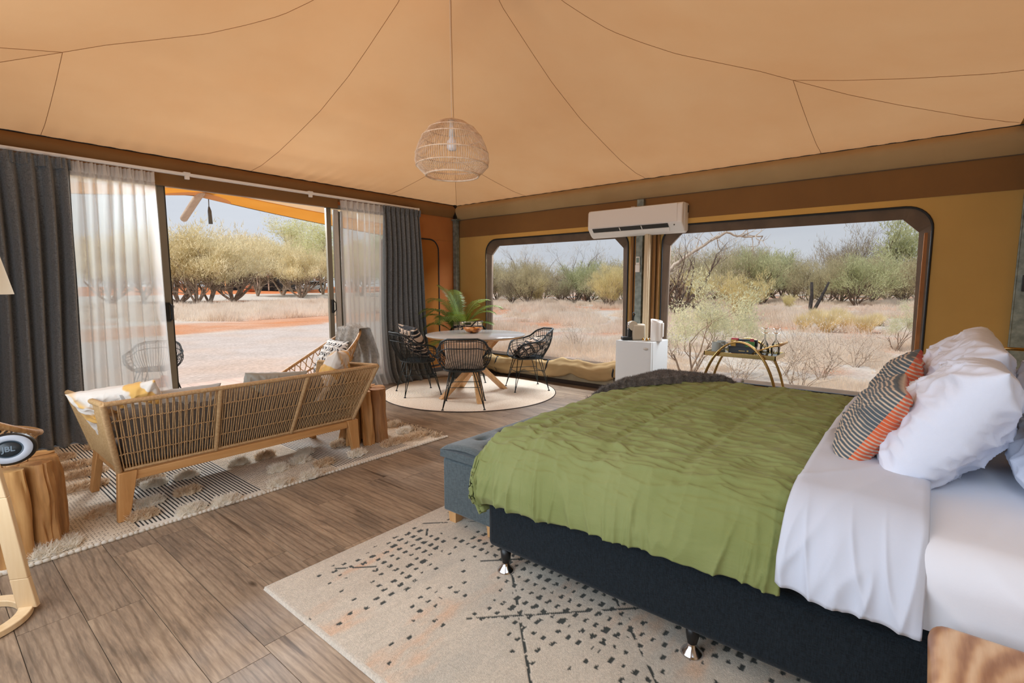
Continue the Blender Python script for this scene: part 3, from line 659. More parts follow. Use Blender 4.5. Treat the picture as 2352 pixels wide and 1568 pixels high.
pillow((3.07, -.115, .885), (math.radians(30), math.radians(-5), math.radians(2)), 'white pillow with raised corner behind the near front pillow', .66, .50, .26, 11)
pillow((2.34, -.43, .84), (math.radians(22), math.radians(2), math.radians(4)), 'white pillow at the right edge of the frame against the tent wall', .70, .50, .25, 23)
pillow((3.02, -.43, .895), (math.radians(18), math.radians(-3), math.radians(-3)), 'white pillow upright at the back beside the brass rail', .62, .50, .22, 31)
# striped cushions: grey front, red back, beige stripes
def stripe_cols(w, h, nu, nv, base, sec):
    return base
def striped(loc, rot, lab, w=.50, h=.36, t=.15, seed=0):
    nu, nv = 130, 130; mb = cushion_mesh(w, h, t, nu, nv, seed, .012, .16); V = np.array(mb.v); n = nu*nv
    u = np.repeat(np.linspace(0, 1, nu), nv); v = np.tile(np.linspace(0, 1, nv), nu); cols = []
    for side, (c1, c2) in enumerate((((.085, .11, .13, 1), None), ((.50, .055, .03, 1), (.72, .13, .045, 1)))):
        wv = fbm(u*5+seed, v*3); st = np.sin((v*w+0)/.5*2*PI*26+1.5*wv); wd = .25+.5*np.cos((u*2-1)*PI*1.0)*0
        m_ = np.clip((st-.30-.5*(abs(u-.5)))*6+.5, 0, 1)
        b0 = np.array(c1)[None, :].repeat(n, 0) if c2 is None else mixc(c1, c2, np.clip(1.4-u*2.2, 0, 1))
        cols.append(b0*(1-m_[:, None])+np.array((.62, .50, .38, 1))*m_[:, None])
    mb.c = np.concatenate([cols[0], cols[1]]); o = mb.build('striped_cushion', M['cloth_print'], smooth=True); tag(o, lab, 'cushion', None); place_cushion(o, loc, *rot); return o
M['cloth_print'] = vcol_mat('printed_cloth', .85, .3, 500)
striped((2.37, .135, .815), (math.radians(30), 0, math.radians(2)), 'grey and red striped cushion in front, nearest the green duvet', seed=2)
striped((3.0, .105, .835), (math.radians(24), 0, math.radians(-2)), 'grey and red striped cushion behind the nearer striped one, by the window', .46, .40, seed=9)
# brass hoop rail beyond the pillows
br = empty('brass_rail', (3.74, -.40, 0)); tag(br, 'slim brass hoop rail with rounded corner standing behind the far pillows', 'rail')
pts = [(0, .105, 0), (0, .105, .96)]+[(0, .105-.04*(1-math.cos(a)), .96+.04*math.sin(a)) for a in np.linspace(.2, PI/2, 6)]+[(0, -.10, 1.0)]
MB().tube(pts, .009, 10).tube([(0, -.10, 1.0), (0, -.10, 0)], .009, 10).build('hoop', M['brass'], br, smooth=True)
MB().box(-.03, .03, .055, .115, .935, .95).build('bracket', M['brass'], br, bevel=.002); MB().box(-.10, .10, -.13, .13, 0, .012).build('foot_plate', M['brass'], br, bevel=.003)
# ================================================================ OTTOMAN
ot = empty('storage_ottoman', (2.56, 1.84, 0)); tag(ot, 'slate grey buttoned storage ottoman at the foot of the bed', 'ottoman')
MB().box(-.71, .71, -.185, .185, .085, .385).build('body', M['otto'], ot, bevel=.012, bseg=3)
def lid(u, v):
    x = -.72+1.44*u; y = -.195+.39*v; ex = min(u, 1-u)*1.44/.04; ey = min(v, 1-v)*.39/.04; e = min(ex, ey, 1)
    z = .455+.0*e; z += .022*(math.sin(PI*min(max(v, 0), 1))); d = 0
    for i in range(-3, 4):
        for j, yy in ((0, -.08), (1, .08)):
            xx = i*.2+(.1 if j else 0); r = math.hypot(x-xx, y-yy); d += math.exp(-(r/.028)**2)*.032+math.exp(-(r/.06)**2)*.010
    return (x, y, z-d-(1-e)**2*.02)
MB().grid(lid, 150, 46).box(-.72, .72, -.195, .195, .395, .436).build('lid', M['otto'], ot, smooth=False, sm_angle=50)
for i in range(-3, 4):
    for j, yy in ((0, -.08), (1, .08)):
        xx = i*.2+(.1 if j else 0)
        if abs(xx) < .68: MB().lathe([(0, .008), (.009, .005), (.012, 0)], 10, (xx, yy, .442)).build('button', M['otto'], ot, smooth=True)
for sx in (-1, 1):
    for sy in (-1, 1): MB().hexa([(sx*.655-.024, sy*.145-.024, 0), (sx*.655+.024, sy*.145-.024, 0), (sx*.655+.024, sy*.145+.024, 0), (sx*.655-.024, sy*.145+.024, 0)], [(sx*.655-.03, sy*.145-.03, .09), (sx*.655+.03, sy*.145-.03, .09), (sx*.655+.03, sy*.145+.03, .09), (sx*.655-.03, sy*.145+.03, .09)]).build('leg', M['oak'], ot, bevel=.002)
# ================================================================ NIGHTSTAND
ns = empty('bedside_table', (1.34, -.31, 0)); tag(ns, 'light wooden bedside table with a softly rounded top beside the bed', 'bedside table')
k = NT('blond_hardwood'); v = k.coords('Object', (.35, 1, 1)); w = k.n('TexWave'); w.wave_type = 'RINGS'; w.rings_direction = 'Z'; w.inputs['Scale'].default_value = 6; w.inputs['Distortion'].default_value = 7; w.inputs['Detail'].default_value = 3; w.inputs['Detail Scale'].default_value = 1.2
k.l(k.coords('Object', (.5, 1, 1)), w.inputs['Vector']); f = k.math('ADD', k.math('MULTIPLY', w.outputs[0], .30), k.math('ADD', k.math('MULTIPLY', k.noise(v, 6, 5), .5), k.math('MULTIPLY', k.noise(k.coords('Object', (.1, 1, 1)), 90, 4), .2)))
k.l(k.ramp(f, [(.32, lin('#9a6c4a')), (.5, lin('#c59a72')), (.66, lin('#dcba94'))]), k.b.inputs['Base Color']); k.set(Roughness=.35); k.bump(k.noise(v, 90, 3), .1, .002); M['blond'] = k.m
MB().box(-.10, .255, -.22, .255, .42, .50).build('top_board', M['blond'], ns, bevel=.035, bseg=5)
MB().box(-.245, -.102, -.22, .255, .42, .50).build('top_board', M['blond'], ns, bevel=.03, bseg=5)
MB().hexa([(-.22, -.19, .03), (.20, -.19, .03), (.20, .215, .03), (-.22, .215, .03)], [(-.235, -.21, .43), (.235, -.21, .43), (.235, .235, .43), (-.235, .235, .43)]).build('body', M['blond'], ns, bevel=.03, bseg=4)
for sx in (-1, 1):
    for sy in (-1, 1): MB().box(sx*.17-.02, sx*.17+.02, sy*.15-.02, sy*.15+.02, 0, .04).build('foot', M['blond'], ns, bevel=.004)
# ================================================================ RUGS
def rug_grid(x0, x1, y0, y1, res, z, fn):
    nx, ny = int((x1-x0)/res)+1, int((y1-y0)/res)+1; X, Y = np.meshgrid(np.linspace(x0, x1, nx), np.linspace(y0, y1, ny), indexing='ij')
    c, h = fn(X, Y); Z = z+h; e = np.minimum(np.minimum(X-x0, x1-X), np.minimum(Y-y0, y1-Y)); Z = np.where(e < 1e-6, .001, Z)
    V = np.stack([X, Y, Z], -1).reshape(-1, 3); idx = np.arange(nx*ny).reshape(nx, ny)
    F = np.stack([idx[:-1, :-1], idx[1:, :-1], idx[1:, 1:], idx[:-1, 1:]], -1).reshape(-1, 4); return V, F, c.reshape(-1, 4)
def bed_rug(X, Y):
    n1 = fbm(X*3, Y*9); n2 = fbm(X*14, Y*40); base = mixc((.52, .45, .36, 1), (.66, .57, .46, 1), n2*.7+n1*.5)
    base = base*(1-.0)+0; ora = np.clip((fbm(X*2.2+3, Y*7+9)-.56)*6, 0, 1)*np.clip(n2*2-.5, 0, 1); base = base*(1-.5*ora[..., None])+np.array((.68, .34, .16, 1))*.5*ora[..., None]
    gr = np.clip((fbm(X*1.4+30, Y*5+2)-.58)*6, 0, 1); base = base*(1-.35*gr[..., None])+np.array((.38, .37, .33, 1))*.35*gr[..., None]
    # worn black chips in diagonal rows, framed by broken diamonds
    U = (X+Y)/math.sqrt(2); Vv = (X-Y)/math.sqrt(2); wob = .006*(fbm(X*25, Y*25)-.5)
    def cell(a, s): return (a/s)-np.floor(a/s)
    s = .046; i = np.floor(X/.064); cy_ = Y/s+i*.5; j = np.floor(cy_); fu = (X/.064)-i-.5; fv = cy_-j-.5
    h = _T[(i.astype(int)*7+j.astype(int)*13) % 256, (j.astype(int)*5+3) % 256]
    chip = (np.abs(fu)*.064 < .009+.011*h+.010*(fbm(X*60, Y*60)-.5)) & (np.abs(fv)*s < .006+.006*h+.012*(fbm(X*70+4, Y*70)-.5))
    ring = (np.abs(np.maximum(np.abs(fu)*.064, np.abs(fv)*s)-.014) < .0055)
    P = .42; du = (U/P)-np.floor(U/P)-.5; dv = (Vv/P)-np.floor(Vv/P)-.5; ku = (np.floor(U/P)+np.floor(Vv/P)).astype(int)
    zone = fbm(X*2.6+11, Y*2.6+5); dens = np.where(zone > .49, .97, np.where(zone > .42, .6, .2)); edgefade = np.clip((X-1.0)/.5, .12, 1)
    on = (h < dens*edgefade+.02)
    pick = _T[(np.floor(U/P).astype(int)*3+1) % 256, (np.floor(Vv/P).astype(int)*11) % 256]
    mot = np.where(pick > 2, ring, chip) & on
    ln = (np.abs(du) < .012+.010*(fbm(X*50, Y*50)-.5)) & (fbm(X*18, Y*18+7) > .44) & (pick > .25) & (X > 1.2)
    l2 = (np.abs(dv) < .012+.010*(fbm(X*50+9, Y*50)-.5)) & (fbm(X*17+5, Y*18+2) > .46) & (pick > .35) & (X > 1.2)
    mk = (mot & ~ln) | ln | l2; mk = mk & (fbm(X*90, Y*90) > .22) & (Y < 2.10)
    c = np.where(mk[..., None], np.array((.035, .038, .030, 1)), base); hgt = np.where(mk, -.002, 0)+.0012*(fbm(X*80, Y*80)-.5)
    e = np.minimum(X-.925, 2.185-Y); c = np.where((e < .012)[..., None], np.array((.62, .55, .46, 1)), c); return c, hgt
V, F, C_ = rug_grid(.915, 3.3, -.62, 2.18, .0055, .013, bed_rug)
M['rugpile'] = vcol_mat('rug_pile', .95, .8, 260, .2, 120, .1, .004)
ro = addobj('area_rug', npmesh('area_rug', V, F, M['rugpile'], C_, True)); tag(ro, 'beige low-pile rug with worn black diamond pattern under the bed', 'rug')
# ---- woven lounge rug: cream ground, dark striped blocks and shaggy tufts
RX0, RX1, RY0, RY1 = -.55, 2.99, 3.225, 5.50
k = NT('woven_wool'); tc = k.n('TexCoord'); sp_ = k.n('SeparateXYZ'); k.l(tc.outputs['Object'], sp_.inputs[0]); X, Y = sp_.outputs[0], sp_.outputs[1]
vv = k.coords('Object'); n = k.noise(vv, 120, 3); bigx = k.noise(vv, 2.2, 4)
st = k.math('SINE', k.math('ADD', k.math('MULTIPLY', X, 2*PI/.0205), k.math('MULTIPLY', k.noise(k.coords('Object', (1, 1, 1)), 14, 2), 1.6)))
stripes = k.math('GREATER_THAN', st, .25)
per = k.math('FRACT', k.math('DIVIDE', k.math('SUBTRACT', X, .735), 1.20)); blk = k.math('LESS_THAN', per, .56)
bor = k.math('MULTIPLY', k.math('GREATER_THAN', Y, RY0+.055), k.math('LESS_THAN', Y, RY1-.05))
xl = k.math('LESS_THAN', X, 2.86)
sm = k.math('MULTIPLY', k.math('MULTIPLY', stripes, blk), k.math('MULTIPLY', bor, xl))
# knotted flecks between the striped blocks
fl_ = k.math('MULTIPLY', k.math('GREATER_THAN', k.math('SINE', k.math('MULTIPLY', X, 2*PI/.016)), .1), k.math('GREATER_THAN', k.math('SINE', k.math('MULTIPLY', Y, 2*PI/.022)), .2))
flk = k.math('MULTIPLY', k.math('MULTIPLY', fl_, k.math('SUBTRACT', 1, blk)), k.math('GREATER_THAN', k.noise(vv, 40, 3), .46))
cream = k.ramp(k.math('ADD', k.math('MULTIPLY', bigx, .5), k.math('MULTIPLY', n, .5)), [(.35, lin('#c9b79d')), (.65, lin('#ece4d6'))])
cA = k.mix(k.math('MULTIPLY', flk, .72), cream, lin('#3b342c')); cB = k.mix(blk, cA, k.mix(.6, cream, lin('#e9e6dd'))); c = k.mix(k.math('MULTIPLY', sm, .93), cB, lin('#1b2227'))
k.l(c, k.b.inputs['Base Color']); k.set(Roughness=.95); k.b.inputs['Specular IOR Level'].default_value = .1
k.bump(k.math('ADD', k.math('MULTIPLY', k.math('SUBTRACT', 1, stripes), .6), n), .6, .004); M['woven'] = k.m
lr = empty('lounge_rug', (0, 0, 0)); tag(lr, 'cream woven rug with dark striped blocks and shaggy tufts under the rope sofa', 'rug')
MB().box(RX0, RX1, RY0, RY1, .0005, .009).build('woven_ground', M['woven'], lr)
M['tuft'] = mat('cream_wool_pile', '#f2eadc', '#fffaf0', scale=25, rough=.95, bump=.3, bscale=250, trans=.5)
M['tuftpeach'] = mat('oatmeal_wool_pile', '#dcc3a2', '#f3e3ca', scale=25, rough=.95, bump=.3, bscale=250, trans=.5)
# whipped edge
bd = MB(); rr = random.Random(2); x = RX0
while x < RX1:
    w = .020+rr.random()*.012; bd.tube([(x, RY0-.004, .007), (x+w*.5, RY0-.009+rr.random()*.003, .010), (x+w, RY0-.004, .007)], [.007, .0105, .007], 6); x += w
o = bd.build('whipped_edge', M['tuft'], lr, smooth=True); o['kind'] = 'stuff'
def tuft(cx, cy, w, h, m, seed, n=800):
    mb = MB().grid(lambda u, v: ((u-.5)*w*(1-.25*abs(v*2-1)), (v-.5)*h+.012*math.sin(u*9), .012+.034*(math.sin(PI*u)*math.sin(PI*v))**.8*(1+.4*N3(u*6, v*6, seed))), 16, 10)
    rg = np.random.default_rng(seed); u = rg.random(n); v = rg.random(n); bx = (u-.5)*w*(1-.25*abs(v*2-1)); by = (v-.5)*h+.012*np.sin(u*9); bz = .012+.034*(np.sin(PI*u)*np.sin(PI*v))**.6
    P = np.stack([bx, by, bz], 1); d = np.stack([rg.normal(0, .7, n), rg.normal(-.3, .6, n), .55+rg.random(n)*.6], 1); d /= np.linalg.norm(d, axis=1)[:, None]; s = np.cross(d, rg.normal(0, 1, (n, 3))); s /= np.linalg.norm(s, axis=1)[:, None]
    L = .030*(.6+rg.random((n, 1))*.8); vs = np.stack([P-s*.0030, P+s*.0030, P+d*L], 1).reshape(-1, 3); b0 = len(mb.v)
    mb.v += [tuple(p) for p in vs]; mb.f += [(b0+3*i, b0+3*i+1, b0+3*i+2) for i in range(n)]
    o = mb.build('wool_tuft', m, lr, smooth=True); o.location = (cx, cy, 0)
    return o
tuft_px = [(330,1185),(440,1170),(520,1150),(345,1155),(430,1130),(355,1112),(640,1110),(715,1092),(745,1065),(690,1058),(640,1077),(700,1040),(610,1047),(550,1062),(430,1093),(820,1043),(780,1020),(930,990),(905,975)]
ti = 0
for px_, py_ in tuft_px:
    g_ = ground(px_, py_, .02); tuft(g_.x, g_.y, .16, .075, M['tuft'] if ti % 4 else M['tuftpeach'], ti+3); ti += 1
for gx, gy in ((.98,5.2),(.66,5.05),(.72,4.75),(1.05,4.9),(.74,4.5),(1.1,4.45),(.68,4.2),(.95,4.0),(.70,3.62),(1.35,4.6),(1.6,4.3),(2.0,4.5),(2.3,4.3),(2.6,4.0),(2.75,4.3),(2.55,3.4),(2.78,3.40),(2.72,3.95)):
    tuft(gx, gy, .26, .085, M['tuftpeach'], ti+3); ti += 1
t_ = tuft(.36, 3.33, .30, .16, M['tuft'], 77, 2500)
fr_ = MB(); rr = random.Random(5)
for i in range(900):
    y = RY0+.03+rr.random()*(RY1-RY0-.06); x = RX1-.10+rr.random()*.07; dx, dy = rr.uniform(-.02, .05), rr.uniform(-.04, .04)
    fr_.tube([(x, y, .008), (x+dx*.6, y+dy*.5, .03+rr.random()*.015), (x+dx, y+dy, .010+rr.random()*.02)], [.003, .0045, .0015], 3, caps=False)
o = fr_.build('shag_border', M['tuftpeach'], lr, smooth=True); o['kind'] = 'stuff'
# ---- round jute rug
k = NT('round_jute'); tc = k.n('TexCoord'); ln_ = k.n('VectorMath', operation='LENGTH'); k.l(tc.outputs['Object'], ln_.inputs[0]); r_ = ln_.outputs['Value']
rg_ = k.math('SINE', k.math('MULTIPLY', r_, 2*PI/.019)); v = k.coords('Object'); c = k.ramp(k.math('ADD', k.math('MULTIPLY', rg_, .12), k.noise(v, 90, 4)), [(.3, lin('#d8c1a6')), (.65, lin('#efe1d0'))])
k.l(c, k.b.inputs['Base Color']); k.set(Roughness=.9); k.b.inputs['Specular IOR Level'].default_value = .1; k.bump(k.math('ADD', rg_, k.noise(v, 200, 2)), .5, .004); M['jute'] = k.m
jr = MB().lathe([(0, .008), (1.075, .008), (1.088, .004), (1.088, .0005), (0, .0005)], 96).build('round_rug', M['jute'], smooth=False, sm_angle=40); jr.location = (4.54, 4.44, 0); tag(jr, 'round pale jute rug under the dining table', 'rug')
MB().tube([(1.087*math.cos(a), 1.087*math.sin(a), .005) for a in np.linspace(0, 2*PI, 97)[:-1]], .0055, 6, closed=True).build('dark_binding', M['darktrim'], jr)
# ================================================================ ROPE SOFA
so = empty('rope_sofa', (1.46, 3.68, .0092)); tag(so, 'three-seat sofa with woven rope back and teak frame, facing the doorway', 'sofa')
# local coords: x across, y forward (towards the door); back at y=-.25 bottom / -.44 top
bl_, br_, tl, tr_ = Vector((-.755, -.24, .285)), Vector((.735, -.24, .285)), Vector((-.84, -.44, .715)), Vector((.84, -.44, .715))
MB().box(-.69, .68, -.255, -.215, .225, .275).build('rear_rail', M['teak'], so, bevel=.004)
MB().box(-.69, .68, .38, .42, .225, .275).build('front_rail', M['teak'], so, bevel=.004)
for sx in (-1, 1): MB().box(sx*.71-.02, sx*.71+.02, -.23, .41, .225, .275).build('side_rail', M['teak'], so, bevel=.004)
for sx in (-1, 1):
    MB().hexa([(sx*.755-.028, -.262, 0), (sx*.755+.028, -.262, 0), (sx*.755+.028, -.225, 0), (sx*.755-.028, -.225, 0)], [(sx*.72-.045, -.268, .282), (sx*.72+.045, -.268, .282), (sx*.72+.045, -.215, .282), (sx*.72-.045, -.215, .282)]).build('leg', M['teakleg'], so, bevel=.004)
    MB().hexa([(sx*.755-.02, .39, 0), (sx*.755+.02, .39, 0), (sx*.755+.02, .45, 0), (sx*.755-.02, .45, 0)], [(sx*.72-.02, .34, .27), (sx*.72+.02, .34, .27), (sx*.72+.02, .44, .27), (sx*.72-.02, .44, .27)]).build('leg', M['teakleg'], so, bevel=.004)
def wrapped(a, b, r, name, m=None, wraps=None):
    a, b = Vector(a), Vector(b); L = (b-a).length; n = wraps or int(L/.0085); pts = []; rr_ = []
    for i in range(n*2+1): pts.append(a+(b-a)*(i/(n*2))); rr_.append(r*(1.0 if i % 2 else .86))
    return MB().tube(pts, rr_, 10).build(name, m or M['rope'], so, smooth=True)
wrapped(tl, tr_, .014, 'top_rail'); wrapped(bl_, tl, .017, 'corner_post'); wrapped(br_, tr_, .017, 'corner_post')
wrapped((-.73, -.245, .292), (.72, -.245, .292), .010, 'bottom_rope_rail')
P = lambda u, v: (bl_.lerp(br_, u)).lerp(tl.lerp(tr_, u), v)
posts = (.335, .665)
for u in posts: wrapped(P(u, .0), P(u, .99), .015, 'back_post')
segs = [(0.012, .325), (.345, .655), (.675, .988)]
for i, (a, b) in enumerate(segs):
    mb = MB(); n = 33
    for j in range(n):
        u = a+(b-a)*(j+.5)/n; sh_ = (.0022 if i == 0 else -.0008)*(1 if j % 2 else .4)
        for k_ in range(4):
            v0, v1 = k_/4, (k_+1)/4; z_ = (j % 2)*.006-.003
            mb.tube([P(u+sh_*(k_), v0)+Vector((0, z_, 0)), P(u+sh_*(k_+1), v1)+Vector((0, -z_, 0))], .0034, 5, caps=False)
    for v0 in (.25, .5, .75): mb.tube([P(a+(b-a)*t/76, v0)+Vector((0, .007*math.sin(t*PI/1), (.004 if t % 2 else -.002))) for t in range(77)], .0034, 5)
    o = mb.build('rope_weave', M['rope'], so, smooth=True); o['kind'] = 'stuff'
for sx in (-1, 1):
    b0, b1, t0, t1 = Vector((sx*.745, -.24, .285)), Vector((sx*.745, .38, .285)), Vector((sx*.84, -.44, .715)), Vector((sx*.84, .42, .665))
    mb = MB(); n = 92
    for j in range(n):
        u = (j+.5)/n; A, C_ = b0.lerp(b1, u), t0.lerp(t1, u); mb.tube([A, A.lerp(C_, .5)+Vector((sx*(.003 if j % 2 else -.003), 0, 0)), C_], .0046, 5, caps=False)
    o = mb.build('side_rope_weave', M['ropelight'], so, smooth=True); o['kind'] = 'stuff'
    wrapped(t0, t1, .016, 'arm_rail', M['ropelight']); wrapped(b1, t1, .015, 'front_post', M['ropelight'])
MB().box(-.72, .72, -.24, .39, .26, .285).build('seat_deck', M['teak'], so)
def soft(x0, x1, y0, y1, z0, z1, name, m, rot=None, r=.04, par=None, bulge=.02, seed=0):
    cx, cy, cz = (x0+x1)/2, (y0+y1)/2, (z0+z1)/2; hx, hy, hz = (x1-x0)/2, (y1-y0)/2, (z1-z0)/2; mb = MB(); n = 22
    def face(ax, sg):
        def fn(u, v):
            a, b = u*2-1, v*2-1; p = [0, 0, 0]; p[ax] = sg; p[(ax+1) % 3] = a; p[(ax+2) % 3] = b; h = (hx, hy, hz); q = Vector((p[0]*hx, p[1]*hy, p[2]*hz))
            core = Vector([max(min(q[i], h[i]-r), -h[i]+r) for i in range(3)]); d = q-core; d = d.normalized()*r if d.length > 1e-6 else d
            out = core+d; nn = [0, 0, 0]; nn[ax] = sg; out += Vector(nn)*bulge*(1-a*a)*(1-b*b)*(1+.5*N3(a*2, b*2, seed)); return (out.x, out.y, out.z)
        return fn
    for ax in range(3):
        for sg in (-1, 1):
            n0 = len(mb.f); mb.grid(face(ax, sg), n, n)
            if sg < 0: mb.f[n0:] = [tuple(reversed(f)) for f in mb.f[n0:]]
    mm = Matrix.Translation((cx, cy, cz))
    if rot: mm = mm @ rot
    return mb.xf(mm).build(name, m, par, smooth=True)
soft(-.72, .72, -.20, .40, .29, .42, 'seat_cushion', M['greycushion'], par=so)
RB = Matrix.Rotation(math.radians(22), 4, 'X')
soft(-.72, -.012, -.31, -.18, .37, .675, 'back_cushion', M['greycushion'], RB, .045, so, .02, 2)
soft(.012, .64, -.31, -.18, .37, .675, 'back_cushion', M['greycushion'], RB, .045, so, .02, 6)
# ---- printed scatter cushions on the sofa
def print_cushion(fn, loc, rot, lab, w=.45, h=.45, t=.14, seed=0, name='scatter_cushion', crease=.012, res=100):
    mb = cushion_mesh(w, h, t, res, res, seed, crease, .14); u = np.repeat(np.linspace(0, 1, res), res); v = np.tile(np.linspace(0, 1, res), res)
    mb.c = np.concatenate([fn(u, v, 0), fn(u, v, 1)]); o = mb.build(name, M['cloth_print'], smooth=True); tag(o, lab, 'cushion'); place_cushion(o, loc, *[math.radians(a) for a in rot]); return o
def ochre(u, v, side):
    n = fbm(u*3, v*3); w = np.sin((u*1.2+v*.9+.5*n)*16); a = np.clip((w+.1)*4, 0, 1)*np.clip((fbm(u*2+5, v*2)-.38)*9, 0, 1)
    base = np.broadcast_to(np.array((.70, .64, .57, 1)), u.shape+(4,)); y = mixc((.62, .30, .05, 1), (.75, .50, .18, 1), n); a = a*(1 if side == 0 else np.clip((v-.35)*6, 0, 1)); return base*(1-a[..., None])+y*a[..., None]
def plain(c): return lambda u, v, side: np.broadcast_to(np.array(c), u.shape+(4,)).copy()
print_cushion(ochre, (2.06, 3.48, .66), (24, 6, 48), 'cream cushion with ochre brush strokes at the right end of the sofa', .46, .40, .16, 4)
print_cushion(ochre, (.78, 3.50, .625), (34, -8, -38), 'cream cushion with ochre strokes at the left end of the sofa', .44, .38, .14, 8)
print_cushion(plain((.42, .40, .37, 1)), (.98, 3.43, .575), (24, 0, -6), 'plain stone grey cushion beside the left ochre cushion', .50, .36, .12, 12)
print_cushion(plain((.36, .34, .29, 1)), (1.58, 3.46, .59), (24, 6, 3), 'plain grey cushion whose corner peeks over the middle of the sofa back', .44, .36, .12, 16)
# ================================================================ LOG SIDE TABLES
def log_table(cx, cy, r, h, lab, seed, n=9):
    t = empty('log_side_table', (cx, cy, .0092)); tag(t, lab, 'side table'); rr = random.Random(seed); a = rr.random()*.5
    ws = [rr.uniform(.7, 1.3) for _ in range(n)]; tot = sum(ws)
    for i in range(n):
        da = 2*PI*ws[i]/tot; a0, a1 = a+.045, a+da-.045; a += da; ri = r*.42; sd = rr.random()*50; NU, NV = 26, 22
        def prof(f, z):
            """closed outline of one billet at height z: outer bark face then inner face"""
            tw = .10*N3(sd, z*3.2)*2; fl_ = 1+.10*(1-z/h)**2
            if f < .7:
                s = f/.7; an = a0+(a1-a0)*s+tw*.6; ed = (1-abs(s*2-1)**5)
                rad = r*fl_*(.80+.20*ed)+.018*N3(s*3+sd, z*5)-.016*max(1-abs(N3(s*2.6+sd, z*2.2, 8))*4, 0)
            else:
                s = 1-(f-.7)/.3; an = a0+(a1-a0)*s+tw*.6; rad = ri
            return rad*math.cos(an), rad*math.sin(an)
        mb = MB(); mb.grid(lambda u, v: (*prof(u, v*h*(1-.0)), v*(h+.008*N3(sd, 3))), NU, NV, wrap_u=True)
        ring = [mb.v[j*NV+NV-1] for j in range(NU)]; mb.add(ring, [tuple(reversed(range(NU)))])
        mb.add([mb.v[j*NV] for j in range(NU)], [tuple(range(NU))])
        o = mb.build('log_billet', M['drift'] if rr.random() < .68 else M['driftdark'], t, sm_angle=50); me = o.data; me.materials.append(M['drifttop'])
        for p in me.polygons:
            if p.normal.z > .8: p.material_index = 1
        me.validate()
    for i in range(5):   # heartwood pieces filling the middle
        an = 2*PI*i/5+.3; q = r*.22; mb = MB(); K = 12; rs = [(.42 if i else .5)*r*(1+.18*N3(k_*1.3, i, seed)) for k_ in range(K)]
        cxx, cyy = q*math.cos(an), q*math.sin(an); R0 = [(cxx+.40*rs[k_]*math.cos(2*PI*k_/K), cyy+.40*rs[k_]*math.sin(2*PI*k_/K)) for k_ in range(K)]
        mb.add([(x, y, .02) for x, y in R0]+[(x, y, h-.006-.004*i) for x, y in R0], [tuple(K+k_ for k_ in range(K))]+[(k_, (k_+1) % K, K+(k_+1) % K, K+k_) for k_ in range(K)]); mb.build('heart_piece', M['drifttop'], t, sm_angle=40)
    return t
log_table(.265, 3.475, .205, .45, 'driftwood log side table carrying the round speaker, left of the sofa', 3)
log_table(2.48, 3.72, .195, .45, 'driftwood log side table at the right end of the sofa', 12, 8)
# ================================================================ SPEAKER
spk = empty('portable_speaker', (.275, 3.33, .560)); tag(spk, 'round black and silver portable speaker on the left log table', 'speaker')
spk.rotation_euler = Euler((math.radians(-12), 0, math.radians(-10)), 'XYZ')
RY = Matrix.Rotation(PI/2, 4, 'X')    # lathe axis z -> -y
EL = Matrix.Diagonal((1.28, 1, 1, 1))
MB().lathe([(0, -.05), (.045, -.05), (.07, -.035), (.077, -.01), (.077, .015), (.070, .030), (.066, .033)], 48).xf(EL @ RY).build('body', M['black'], spk, smooth=True)
MB().lathe([(.067, .032), (.062, .036), (.045, .038), (.041, .035)], 48).xf(EL @ RY).build('light_ring', mat('silver_grey_ring', '#a9adb6', rough=.5), spk, smooth=True)
MB().lathe([(.042, .034), (.039, .037), (.037, .030), (.035, .030)], 48).xf(EL @ RY).build('bezel', mat('slate_bezel', '#3d4a55', rough=.4), spk, smooth=True)
MB().lathe([(.036, .030), (.028, .036), (.014, .040), (0, .041)], 40).xf(EL @ RY).build('passive_radiator', mat('black_rubber', '#20272c', rough=.35), spk, smooth=True)
def text(body, size, name, m, parent, mtx, depth=.001):
    c = bpy.data.curves.new('t', 'FONT'); c.body = body; c.size = size; c.extrude = depth; c.align_x = 'CENTER'; c.align_y = 'CENTER'; c.offset = size*.02
    o = bpy.data.objects.new('t', c); COL.objects.link(o); dg = bpy.context.evaluated_depsgraph_get(); me = bpy.data.meshes.new_from_object(o.evaluated_get(dg)); bpy.data.objects.remove(o)
    me.transform(mtx); me.materials.clear(); me.materials.append(m); me.name = name; return addobj(name, me, parent)
text('JBL', .034, 'lettering', mat('grey_lettering', '#5f6d78', rough=.35), spk, Matrix.Translation((0, -.0415, 0)) @ Matrix.Rotation(PI/2, 4, 'X'))
for i in range(5): MB().lathe([(0, .002), (.004, .001), (.004, 0)], 8).xf(Matrix.Translation((.02+i*.014, -.012+i*.006, .0755-i*.0045))).build('button', M['alulight'], spk, smooth=True)
